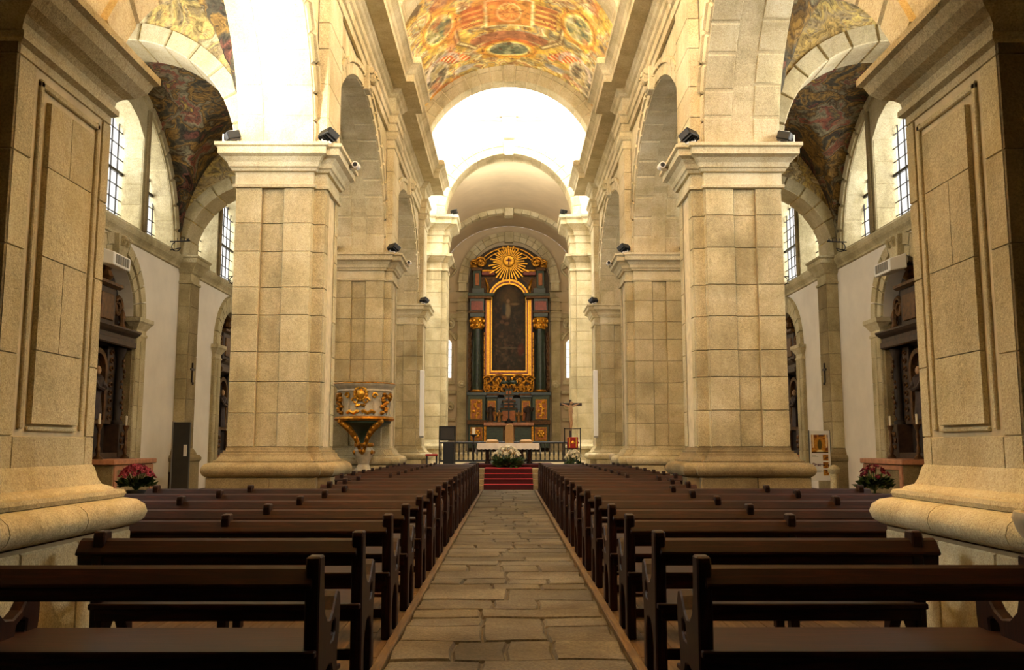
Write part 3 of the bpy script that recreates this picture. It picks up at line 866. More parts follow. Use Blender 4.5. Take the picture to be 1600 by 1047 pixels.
# ------------------------------------------------------------------ high altar retable (pixel -> plane Y)
RY = 59.6
def Rr(px, py): return at_y(px, py, RY)
rt = thing('altar_retable', 'tall gilded high altar retable with green columns, arched painting and sunburst', 'retable', (0, 59.5, .9))
def rbox(px0, py0, px1, py1, y0, y1, mat, name, parent=None, bev=.015):
    x0, z1 = Rr(px0, py0); x1, z0 = Rr(px1, py1)
    return MB().box(x0, x1, y0, y1, z0, z1).build(name, mat, parent or rt, bev=bev)
def spiral(cx, y, cz, r, turns, rad, sgn=1, start=0.0, n=22):
    return [(cx + sgn * r * (1 - .8 * i / n) * math.cos(start + turns * 2 * PI * i / n), y, cz + r * (1 - .8 * i / n) * math.sin(start + turns * 2 * PI * i / n)) for i in range(n + 1)]
MB().holes([(-2.72, .9), (2.72, .9)] + [(2.72 * math.cos(PI * j / 30), 12.3 + 2.55 * math.sin(PI * j / 30)) for j in range(31)], [], 'y', RY + .2, RY + .36).build('backboard', M['retable_back'], rt)
PXC = 795.0
def both(px): return (px, 2 * PXC - px)
for m in (-1, 1):
    X = lambda px: PXC + m * (PXC - px)
    cx, _ = Rr(X(746), 560)
    zt = Rr(746, 515)[1]; zb = Rr(746, 611)[1]
    col = MB().lathe(cx, RY - .45, [(.34, zb), (.345, zb + 1.0), (.335, (zb + zt) / 2), (.3, zt)], 20).build('column', M['green_marble'], rt, smooth=True)
    z0 = Rr(746, 617)[1]
    MB().lathe(cx, RY - .45, [(.46, z0), (.46, z0 + .1), (.42, z0 + .14), (.44, z0 + .2), (.38, zb - .02), (.36, zb + .04)], 18).build('column_base', M['gold'], col, smooth=True)
    zc = Rr(746, 499)[1]
    cap = MB().lathe(cx, RY - .45, [(.31, zt - .05), (.36, zt), (.32, zt + .1), (.36, zt + .35), (.48, zc - .1), (.5, zc)], 14)
    for q in range(8):
        a = 2 * PI * q / 8
        cap.ball((cx + .4 * math.cos(a), RY - .45 + .4 * math.sin(a), zt + .22), (.1, .1, .16), 6, 4)
        cap.ball((cx + .48 * math.cos(a + .4), RY - .45 + .48 * math.sin(a + .4), zt + .5), (.1, .1, .12), 6, 4)
    cap.build('capital', M['gold_bright'], col, smooth=True)
    def rb(p0, y_0, p1, y_1, d0, d1, mat, name, bev=.015, parent=None):
        a, b = sorted((X(p0), X(p1)))
        return rbox(a, y_0, b, y_1, d0, d1, mat, name, parent, bev)
    e = rb(735, 466, 757, 498, RY - .9, RY, M['green_marble'], 'entablature_block')
    rb(737, 474, 755, 488, RY - .94, RY - .8, M['red_frieze'], 'frieze_panel', parent=e)
    rb(733, 489, 758, 492, RY - .98, RY, M['gold_dark'], 'moulding', parent=e)
    rb(732, 466, 768, 470, RY - 1.05, RY, M['gold_dark'], 'cornice', parent=e)
    rb(732, 462, 772, 466, RY - 1.1, RY, M['green_panel'], 'cornice', parent=e)
    pd = rb(732, 617, 759, 664, RY - .9, RY, M['green_panel'], 'pedestal')
    rb(730, 614, 761, 619, RY - 1.0, RY, M['green_marble'], 'moulding', parent=pd)
    rb(736, 625, 754, 656, RY - .95, RY - .85, M['gold'], 'panel_frame', parent=pd)
    rb(737.5, 626.5, 752.5, 654.5, RY - .98, RY - .9, M['orange_panel'], 'panel', parent=pd)
    fx, fz = Rr(X(745), 640)
    fl = MB()
    for q in range(7): fl.ball((fx + .17 * math.sin(q * 2.4), RY - 1.0, fz - .45 + .15 * q), (.12, .05, .1), 6, 4)
    fl.tube([(fx, RY - 1.0, fz - .6), (fx + .05, RY - 1.02, fz), (fx, RY - 1.0, fz + .5)], .035, 5)
    fl.build('gilded_relief', M['gold_bright'], pd, smooth=True)
    rb(731, 657, 761, 664, RY - 1.05, RY, M['gold_dark'], 'moulding', parent=pd)
    lw = rb(733, 664, 759, 700, RY - .85, RY, M['green_panel'], 'lower_pedestal')
    rb(736, 668, 755, 689, RY - .92, RY - .8, M['gold'], 'panel_frame', parent=lw)
    rb(737.5, 669.5, 753.5, 687.5, RY - .95, RY - .88, M['orange_panel'], 'panel', parent=lw)
    fx, fz = Rr(X(745.5), 678)
    fl = MB()
    for q in range(6): fl.ball((fx + .17 * math.cos(q * PI / 3), RY - .97, fz + .17 * math.sin(q * PI / 3)), (.12, .05, .12), 6, 4)
    fl.ball((fx, RY - 1.0, fz), (.1, .08, .1), 6, 4)
    fl.build('gilded_relief', M['gold_bright'], lw, smooth=True)
    # inner panels behind the statues
    ip = rb(760, 622, 777, 662, RY - .6, RY, M['green_panel'], 'inner_pedestal')
    rb(762, 627, 775, 658, RY - .66, RY - .55, M['gold'], 'panel_frame', parent=ip)
    rb(763.5, 628.5, 773.5, 657, RY - .7, RY - .6, M['orange_panel'], 'panel', parent=ip)
    rb(759, 618, 778, 622, RY - .7, RY, M['green_marble'], 'moulding', parent=ip)
    # attic pilaster and scroll
    ap = rb(740, 424, 752, 452, RY - .4, RY + .15, M['green_panel'], 'attic_pilaster')
    rb(743, 429, 749, 448, RY - .46, RY - .35, M['orange_panel'], 'panel', parent=ap)
    rb(738, 420, 754, 425, RY - .5, RY + .15, M['gold_dark'], 'moulding', parent=ap)
    rb(738, 452, 757, 461, RY - .5, RY + .15, M['green_marble'], 'moulding', parent=ap)
    cx2, cz2 = Rr(X(752), 411)
    sc = MB().tube(spiral(cx2, RY - .25, cz2, .38, 1.6, .08, m), .09, 6).tube(spiral(cx2 - m * -.0 + m * .0, RY - .3, cz2 - .1, .2, 1.2, .06, -m), .07, 6)
    cx3, cz3 = Rr(X(741), 413)
    sc.tube(spiral(cx3, RY - .2, cz3, .28, 1.4, .07, -m), .08, 6)
    sc.ball((cx3, RY - .25, cz3 - .2), (.25, .12, .16), 8, 5)
    sc.build('gilded_scroll', M['gold'], ap, smooth=True)
    cx4, cz4 = Rr(X(760), 452)
    MB().tube([(cx4 + m * -.12 * math.sin(q * .5), RY - .2, cz4 - .5 + q * .16) for q in range(9)], [.03, .06, .1, .12, .12, .1, .08, .06, .02], 6).build('gilded_leaf', M['gold'], ap, smooth=True)
    # carved gilded strips beside the columns
    for px in (734.5, 758.5):
        xx, z1 = Rr(X(px), 520); _, z0 = Rr(X(px), 610)
        st = MB().box(xx - .1, xx + .1, RY - .3, RY + .1, z0, z1)
        for q in range(14):
            st.ball((xx + .04 * (-1) ** q, RY - .33, z0 + (z1 - z0) * (q + .5) / 14), (.09, .06, .13), 6, 4)
        st.build('carved_strip', M['gold_dark'] if px < 740 else M['gold'], rt)
    for px, mat in ((759.5, 'red_frieze'), (761.5, 'gold_bright')):
        xx, z1 = Rr(X(px), 468); _, z0 = Rr(X(px), 588)
        MB().box(xx - .04, xx + .04, RY - .5, RY + .1, z0, z1).build('frame_moulding', M[mat], rt)
# stone-like crown moulding following the arch
cx, cz = Rr(795, 444)
gb = MB()
pts = [(2.35 * math.cos(a), RY - .1, 12.3 + 2.3 * math.sin(a)) for a in [PI * (.22 + .56 * i / 30) for i in range(31)]]
gb.tube(pts, .06, 6); gb.tube([(x * .9, y - .05, 12.3 + (z - 12.3) * .9) for x, y, z in pts], .05, 6)
gb.build('crown_moulding', M['gold'], rt)
# painting in its arched frame
def arch_poly(pxl, pxr, pyt, pyb, n=20):
    x0, z0 = Rr(pxl, pyb); x1, _ = Rr(pxr, pyb); _, zt = Rr(795, pyt)
    r = (x1 - x0) / 2; c = (x0 + x1) / 2; zs = zt - r
    return [(x0, z0), (x1, z0)] + [(c + r * math.cos(PI * j / n), zs + r * math.sin(PI * j / n)) for j in range(n + 1)]
for (a, b, mat, y0, nm) in (((757, 833, 432, 592), (763, 827, 438, 587), 'carved_dark', RY - .25, 'frame_outer'),
                           ((762.5, 827.5, 438, 587.5), (765.5, 824.5, 441, 584.5), 'gold_bright', RY - .4, 'frame'),
                           ((765, 825, 441, 585), (767, 823, 443.5, 582.5), 'red_frieze', RY - .41, 'frame_inner'),
                           ((767, 823, 443.5, 582.5), (768.8, 821.2, 446, 580), 'gold_bright', RY - .42, 'frame_slip')):
    MB().holes(arch_poly(*a), [arch_poly(*b)], 'y', y0, RY + .1).build(nm, M[mat], rt)
pp = arch_poly(768, 822, 445, 581)
X0, Z0 = pp[0]; X1 = pp[1][0]; ZT = max(p[1] for p in pp); RR = (X1 - X0) / 2
def can_pos(U, V):
    z = Z0 + (ZT - Z0) * V
    half = np.where(z > ZT - RR, np.sqrt(np.maximum(RR ** 2 - (z - (ZT - RR)) ** 2, 0)), RR)
    c = (X0 + X1) / 2
    return c + (U * 2 - 1) * half, np.full_like(z, RY - .05), z
def can_col(U, V):
    n = fbm(U * 6, V * 14, 5, 4); n2 = fbm(U * 10 + 5, V * 22, 4, 14)
    col = palette((n - .25) / .5, ['#241a10', '#33261a', '#4a3620', '#2c2a1e', '#54402a'])
    col = lay(col, np.clip((n2 - .6) * 4, 0, .6), hexc('#7a5236'))
    col = lay(col, soft(np.hypot((U - .5) / .32, (V - .88) / .12) - 1, .9) * .55, hexc('#8a6a38'))
    fig = np.hypot((U - .47) / .085, (V - .70) / .09) - 1
    col = lay(col, soft(fig, .5) * .9, hexc('#a89068'))
    col = lay(col, soft(np.hypot((U - .48) / .05, (V - .81) / .022) - 1, .4) * .9, hexc('#b08a62'))
    col = lay(col, soft(np.hypot((U - .68) / .13, (V - .775) / .012) - 1, .5) * .8, hexc('#a58558'))
    col = lay(col, soft(np.hypot((U - .36) / .06, (V - .72) / .07) - 1, .5) * .6, hexc('#2c3a44'))
    for (a, b) in ((.3, .57), (.44, .55), (.36, .62)): col = lay(col, soft(np.hypot((U - a) / .07, (V - b) / .022) - 1, .5) * .6, hexc('#9a6a48'))
    col = lay(col, soft(np.hypot((U - .85) / .1, (V - .25) / .07) - 1, .5) * .75, hexc('#7c2f1c'))
    col = lay(col, soft(np.hypot((U - .5) / .26, (V - .27) / .012) - 1, .5) * .6, hexc('#8a7a5c'))
    col = lay(col, np.clip((fbm(U * 13, V * 30, 3, 44) - .58) * 5, 0, .6) * (V < .42) * (V > .12), hexc('#7a5a3c'))
    return np.clip(col * .82, 0, 1)
paint_grid('painting', can_pos, can_col, 60, 140, M['canvas'], rt)
# sunburst
sx, sz = Rr(795, 411)
sb = MB().lathe(0, 0, [(0, 0), (.36, 0), (.4, .05), (.36, .1), (.3, .08), (0, .14)], 24)
sb.v = [(sx + x, RY - .55 - z, sz + y) for x, y, z in sb.v]
disc = sb.build('sunburst_disc', M['gold_bright'], rt, smooth=True)
cr = MB().box(sx - .045, sx + .045, RY - .74, RY - .66, sz - .26, sz + .22).box(sx - .17, sx + .17, RY - .74, RY - .66, sz - .02, sz + .08)
cr.build('cross', M['red_frieze'], disc)
for q in range(36):
    a = 2 * PI * q / 36 + .04
    L = (1.25 if q % 2 else .95) + (.3 if math.sin(a) < -.2 else 0) * (1.2 if q % 3 == 0 else .6)
    L *= .72
    if math.sin(a) > .25: L *= .8
    w = .045
    d = Vector((math.cos(a), 0, math.sin(a))); nrm = Vector((-math.sin(a), 0, math.cos(a)))
    b = Vector((sx, RY - .5, sz))
    p0, p1 = b + d * .36, b + d * (.36 + L)
    mb = MB()
    mb.add([p0 + nrm * w * .5 + Vector((0, -.02, 0)), p0 - nrm * w * .5 + Vector((0, -.02, 0)), p1 - nrm * w + Vector((0, -.02, 0)), p1 + nrm * w + Vector((0, -.02, 0)),
            p0 + nrm * w * .5 + Vector((0, .03, 0)), p0 - nrm * w * .5 + Vector((0, .03, 0)), p1 - nrm * w + Vector((0, .03, 0)), p1 + nrm * w + Vector((0, .03, 0))],
           [(0, 1, 2, 3), (4, 7, 6, 5), (0, 4, 5, 1), (1, 5, 6, 2), (2, 6, 7, 3), (3, 7, 4, 0)])
    mb.build('sun_ray', M['gold_bright'], rt)
# red frieze bars in the attic
for m in (-1, 1):
    a = sorted((PXC + m * 22, PXC + m * 42))
    rbox(a[0], 426, a[1], 431, RY - .3, RY + .15, M['red_frieze'], 'attic_frieze')
    rbox(a[0], 423, a[1], 426, RY - .36, RY + .15, M['gold'], 'attic_moulding')
    MB().holes([(m * 1.1, Rr(795, 462)[1]), (m * 1.95, Rr(795, 462)[1]), (m * 1.95, Rr(795, 433)[1]), (m * .7, Rr(795, 433)[1])], [], 'y', RY - .02, RY + .16).build('attic_panel', M['gold_dark'], rt)
# carved cartouche below the painting
rbox(757, 588, 833, 614, RY - .3, RY + .1, M['gold_dark'], 'cartouche_panel')
ct = MB()
for m in (-1, 1):
    for (px, py, r, tn, st) in ((PXC - 14, 598, .55, 1.4, .3), (PXC - 27, 602, .5, 1.5, 2.2), (PXC - 8, 607, .34, 1.2, 1.2), (PXC - 33, 594, .3, 1.3, .2), (PXC - 20, 609, .3, 1.3, 3.0), (PXC - 34, 609, .26, 1.2, 1.0)):
        x, z = Rr(PXC + m * (PXC - px), py)
        ct.tube(spiral(x, RY - .42, z, r, tn, .07, m, st), .075, 6)
    for k in range(9):
        x, z = Rr(PXC + m * (5 + 3.7 * k), 592 + 14 * ((k * 37 % 10) / 10))
        ct.ball((x, RY - .4, z), (.13, .1, .13), 6, 4)
ct.build('cartouche_carving', M['gold'], rt, smooth=True)
for m in (-1, 1):
    x, z = Rr(PXC + m * 7, 598)
    MB().ball((x, RY - .4, z), (.36, .12, .2), 12, 6).build('cartouche_boss', M['green_marble'], rt, smooth=True)
# predella, altar frontal and tabernacle
rbox(757, 613.5, 833, 618, RY - .55, RY, M['green_marble'], 'predella_cornice')
rbox(760, 616, 780, 619, RY - .75, RY, M['gold_dark'], 'predella_moulding'); rbox(810, 616, 830, 619, RY - .75, RY, M['gold_dark'], 'predella_moulding')
rbox(777, 622, 813, 662, RY - .3, RY, M['green_marble'], 'tabernacle_back')
rbox(757, 661, 833, 666, RY - 1.7, RY, M['pink_marble'], 'altar_ledge')
rbox(760, 666, 830, 698, RY - 1.4, RY, M['gold_dark'], 'altar_body')
for m in (-1, 1):
    a = sorted((PXC + m * 9, PXC + m * 34))
    pn = rbox(a[0], 668, a[1], 693, RY - 1.48, RY - 1.3, M['green_panel'], 'altar_frontal')
    for k in range(5): rbox(a[0] + 1, 671 + 4.4 * k, a[1] - 1, 672 + 4.4 * k, RY - 1.5, RY - 1.44, M['green_marble'], 'carved_line', pn, 0)
    a = sorted((PXC + m * 34.5, PXC + m * 38))
    rbox(a[0], 667, a[1], 694, RY - 1.52, RY - 1.3, M['gold'], 'altar_console')
tb = thing('tabernacle', 'stepped green and gold tabernacle standing on the high altar', 'tabernacle', (0, RY - 1.0, 2.6))
for (a, b, c, d, dep, mat) in ((783, 640, 807, 661, 1.0, 'green_panel'), (786, 628, 804, 640, .9, 'green_panel'), (788, 620, 802, 628, .85, 'green_marble'), (789, 609, 801, 620, .8, 'green_panel')):
    bx_ = rbox(a, b, c, d, RY - dep - .25, RY - .35, M[mat], 'tier', tb)
    rbox(a - 1.5, b - 1.2, c + 1.5, b + .6, RY - dep - .32, RY - .35, M['gold_dark'], 'moulding', bx_)
    rbox(a + 2, b + 3, (a + c) / 2 - .8, d - 2.5, RY - dep - .29, RY - dep - .2, M['orange_panel'], 'panel', bx_)
    rbox((a + c) / 2 + .8, b + 3, c - 2, d - 2.5, RY - dep - .29, RY - dep - .2, M['orange_panel'], 'panel', bx_)
def cross_small(px, py0, py1, Y, w, mat, nm, label, cat='crucifix'):
    x, z1 = at_y(px, py0, Y); _, z0 = at_y(px, py1, Y)
    t = thing(nm, label, cat, (x, Y, z0))
    MB().box(x - .05, x + .05, Y - .05, Y + .05, z0, z1).build('upright', mat, t)
    zz = z0 + (z1 - z0) * .68
    MB().box(x - w, x + w, Y - .05, Y + .05, zz - .05, zz + .05).build('crossbar', mat, t)
    MB().lathe(x, Y, [(.3, z0), (.3, z0 + .08), (.12, z0 + .18), (.06, z0 + .3)], 10).build('foot', mat, t)
    return t
cross_small(795, 619, 661, RY - 1.6, .55, M['black'], 'altar_cross', 'dark slim cross standing before the tabernacle on the high altar')
def statue(px, pyt, pyb, Y, mat, label, pose=0):
    x, zt = at_y(px, pyt, Y); _, zb = at_y(px, pyb, Y)
    H = zt - zb
    t = thing('saint_statue', label, 'statue', (x, Y, zb), 'carved saints on the high altar')
    MB().box(x - .14 * H, x + .14 * H, Y - .16, Y + .16, zb, zb + .1 * H).build('pedestal', M['gold_dark'], t, bev=.02)
    b = MB().lathe(x, Y, [(.19 * H / 1.5, zb + .1 * H), (.2 * H / 1.5, zb + .2 * H), (.15 * H / 1.5, zb + .45 * H), (.16 * H / 1.5, zb + .6 * H), (.22 * H / 1.5, zb + .78 * H), (.1 * H / 1.5, zb + .84 * H), (.07 * H / 1.5, zb + .86 * H)], 10, sx=1.2, sy=.8)
    b.tube([(x - .25 * H / 1.5, Y, zb + .77 * H), (x - .3 * H / 1.5, Y - .1, zb + .6 * H), (x - .08, Y - .24, zb + .55 * H)], [.09, .08, .05], 6)
    b.tube([(x + .25 * H / 1.5, Y, zb + .77 * H), (x + .32 * H / 1.5, Y - .1, zb + .62 * H), (x + (.36 if pose else .1), Y - .24, zb + (.8 if pose else .6) * H)], [.09, .08, .05], 6)
    b.build('robed_body', mat, t, smooth=True)
    MB().ball((x, Y, zb + .92 * H), (.085 * H / 1.5, .09 * H / 1.5, .11 * H / 1.5), 8, 6).build('head', M['skin_wood'], t, smooth=True)
statue(766.5, 631, 661, RY - 1.25, M['robe_a'], 'carved dark-robed saint at the left end of the high altar ledge')
statue(780, 641, 661, RY - 1.35, M['robe_b'], 'small gilded saint just left of the tabernacle')
statue(810.5, 641, 661, RY - 1.35, M['robe_b'], 'small gilded saint just right of the tabernacle')
statue(825, 631, 661, RY - 1.25, M['robe_a'], 'carved dark-robed saint with raised arm at the right end of the altar ledge', 1)

# ------------------------------------------------------------------ floors
fl = struct('floor', 'stone floor of the church')
MB().box(-12, 12, -8.2, 36.9, -.3, -.06).build('sub_floor', M['aisle_floor'], fl)
MB().box(-.80, .78, -2, 27.4, -.06, -.022).build('flagstone_bed', M['flag_joint'], fl)
y = 4.4
while y < 27.25:
    h = random.uniform(.28, .62)
    h = min(h, 27.3 - y) if 27.3 - y - h > .15 else 27.3 - y
    k = random.choice([2, 2, 3, 3, 3, 4])
    for a, b in split(-.78, .76, 1.54 / k, .28):
        dz = random.uniform(-.006, .006)
        off = random.uniform(-.05, .05)
        one_block(fl, lambda u, v, d, dz=dz: (u + .012 * math.sin(v * 9 + u), v + .02 * math.sin(u * 7 + v * 3), -.022 + (d + dz if d > 0 else 0)), a, b, y, y + h, M['flag'], 4, 2, .022, .007, .014, 'flagstone')
    y += h
for s in (-1, 1):
    S = s
    fw = struct('floor_' + SIDE[s], 'timber floor under the pews on the ' + SIDE[s])
    MB().box(.80, 4.75, -2, 26.9, -.06, -.012).build('joist_bed', M['carved_dark'], fw)
    pm = MB().box(-.069, .069, -1.24, 1.24, -.012, 0).mesh('plank', bev=.003)
    pm.materials.append(M['plank'])
    nx = 28
    for i in range(nx):
        x = .88 + .1395 * i
        off = (i * 0.77) % 2.4
        for j in range(10):
            yc = 2.2 + off + 2.49 * j
            if yc > 26: continue
            o = bpy.data.objects.new('plank', pm); COL.objects.link(o); o.parent = fw
            o.location = (s * x, yc, 0); o['_loc'] = (0.0, 0.0, 0.0)
    MB().box(.765, .83, -2, 27.0, -.06, .028).build('trim_3' if s < 0 else 'trim_4', M['kerb'], None, bev=.008)['kind'] = 'structure'
    S = 1

# ------------------------------------------------------------------ front piers under the choir loft
def front_pier(s):
    global S
    S = s
    t = thing('front_pier', f'massive panelled granite pier close by at the {SIDE[s]} edge of the picture', 'pier', (3.2, 5.2, 0))
    st = M['stone_front']
    plan = [(3.2, 2.4), (3.2, 4.87), (2.78, 4.87), (2.78, 6.05), (4.6, 6.05), (4.6, 2.4)]
    MB().sweep(plan, [(-.012, 0), (-.012, 4.0)]).build('core', M['mortar'], t)
    base = [(2.78, 3.0), (2.78, 6.05), (4.6, 6.05), (4.6, 3.0)]
    pl = MB().sweep(base, [(.19, 0), (.19, .80), (0, .81)]).build('plinth', M['mortar_dark'], t)
    for a, b in ((2.86, 3.9), (3.9, 4.85), (4.85, 5.5), (5.5, 6.24)):
        one_block(pl, face_x(2.59), a, b, 0, .78, st, name='plinth_block')
    # torus in drums, then small roll and cavetto
    tor = [(.16, .80), (.22, .815), (.26, .85), (.275, .895), (.26, .945), (.22, .98), (.16, .995), (.10, .995)]
    for a, b, fin in ((2.9, 3.75, 0), (3.75, 4.6, 0), (4.6, 5.45, 0), (5.45, 6.05, 1)):
        if fin:
            MB().sweep([(2.78, a + .004), (2.78, b), (4.6, b)], tor, closed=False).build('torus_block', st, t, smooth=True)
        else:
            MB().sweep([(2.78, a + .004), (2.78, b - .004)], tor, closed=False).build('torus_block', st, t, smooth=True)
    MB().sweep(base, [(.12, .99), (.155, 1.0), (.165, 1.025), (.155, 1.05), (.11, 1.055), (.10, 1.07), (.05, 1.09), (.03, 1.13), (.012, 1.2), (0, 1.22)]).build('base_moulding', st, t, smooth=True)
    # shaft stones: stiles, rails, sunk frame and raised panel
    ya, yb_ = 5.06, 5.93
    za, zb = 1.40, 3.56
    rows = [(1.20, 1.40), (1.40, 1.86), (1.86, 2.46), (2.46, 3.0), (3.0, 3.56)]
    MB().box(2.80, 2.9, 4.87, 6.05, 1.1, 3.75).build('panel_ground', st, t)
    for a, b in rows:
        for c, d in ((4.87, ya), (yb_, 6.05)):
            one_block(t, face_x(2.792), c, d, a, b, st, gap=.002, proud=.012, ch=.004)
        one_block(t, face_y(4.87), 2.78, 3.2, a, b, M['stone_dark'], gap=.002, ch=.005)  # west return: its shade is painted in with the darker stone
    one_block(t, face_x(2.792), ya, yb_, 1.2, 1.40, st, gap=.002, ch=.004)
    one_block(t, face_x(2.792), 4.87, 6.05, 3.56, 3.72, st, gap=.002, ch=.004)
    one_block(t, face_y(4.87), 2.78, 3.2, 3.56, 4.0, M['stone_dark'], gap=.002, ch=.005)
    # inner step and raised field
    for c, d in ((ya + .05, ya + .09), (yb_ - .09, yb_ - .05)):
        MB().box(2.772, 2.80, c, d, za + .04, zb - .05).build('panel_bead', st, t, bev=.006)
    for c, d in ((zb - .1, zb - .06),):
        MB().box(2.772, 2.80, ya + .05, yb_ - .05, c, d).build('panel_bead', st, t, bev=.006)
    MB().box(2.772, 2.80, ya + .14, yb_ - .14, za + .03, za + .055).build('panel_bead', st, t, bev=.006)
    for a, b in ((1.47, 1.9), (1.9, 2.46), (2.46, 3.0), (3.0, 3.4)):
        cut = split(ya + .15, yb_ - .15, .36 if random.random() < .5 else .8, .15)
        for c, d in cut:
            one_block(t, face_x(2.79), c, d, a, b, st, proud=.03, gap=.0005, ch=.003, name='panel_stone')
    # cornice
    cor = [(0, 3.62), (.035, 3.64), (.035, 3.68), (.012, 3.70), (.02, 3.74), (.05, 3.77), (.11, 3.80), (.17, 3.86), (.20, 3.93), (.235, 3.95), (.235, 4.0), (0, 4.02)]
    MB().sweep([(3.2, 3.6), (3.2, 4.87), (2.78, 4.87), (2.78, 6.05), (4.6, 6.05)], cor, closed=False).build('cornice', st, t)
    S = 1
    return t
for s in (-1, 1):
    front_pier(s)
    # choir-loft wall springing over the front pier with its arch
    S = s
    cw = struct('wall_choir_' + SIDE[s], 'wall over the front pier with the start of an arch')
    c0, r0 = (9.5, 2.68), 3.2
    a_end = math.acos((8.05 - c0[0]) / r0); a_st = math.acos((6.35 - c0[0]) / r0) if 6.35 > c0[0] - r0 else PI
    arc = [(c0[0] + r0 * math.cos(a), c0[1] + r0 * math.sin(a)) for a in [a_st + (a_end - a_st) * j / 16 for j in range(17)]]
    MB().holes([(3.6, 4.0), (6.33, 4.0)] + arc[0:] + [(8.05, 8.5), (3.6, 8.5)], [], 'x', 3.12, 4.6).build('loft_wall', M['stone_front'], cw)
    for j, (v0, v1) in enumerate(split(a_end, a_st, (a_st - a_end) / 5, 0)):
        one_block(cw, lambda u, v, d: (3.12 - d, c0[0] + u * math.cos(v), c0[1] + u * math.sin(v)), r0, r0 + .26, v0, v1, M['stone_front'], 1, 4, .03, name='voussoir')
        one_block(cw, lambda u, v, d: (3.12 - d, c0[0] + u * math.cos(v), c0[1] + u * math.sin(v)), r0 + .26, r0 + .36, v0, v1, M['stone_front'], 1, 4, .06, name='voussoir')
    MB().box(3.06, 3.14, 5.2, 6.1, 5.0, 5.06).box(3.06, 3.14, 6.1, 6.16, 4.6, 5.06).build('panel_moulding', M['stone_front'], cw)
    S = 1

# unseen choir loft floor over the entrance, placed to shade the front pews
lf = struct('ceiling_loft', 'underside of the choir loft over the entrance')
MB().box(-9.6, 9.6, -8.2, 4.3, 4.6, 5.0).build('loft_floor', M['stone_dark'], lf)
MB().box(-3.2, 3.2, 4.1, 4.3, 5.0, 7.0).build('loft_shade_parapet', M['stone_dark'], lf)  # unseen, raised to shade the lower piers from the west fill

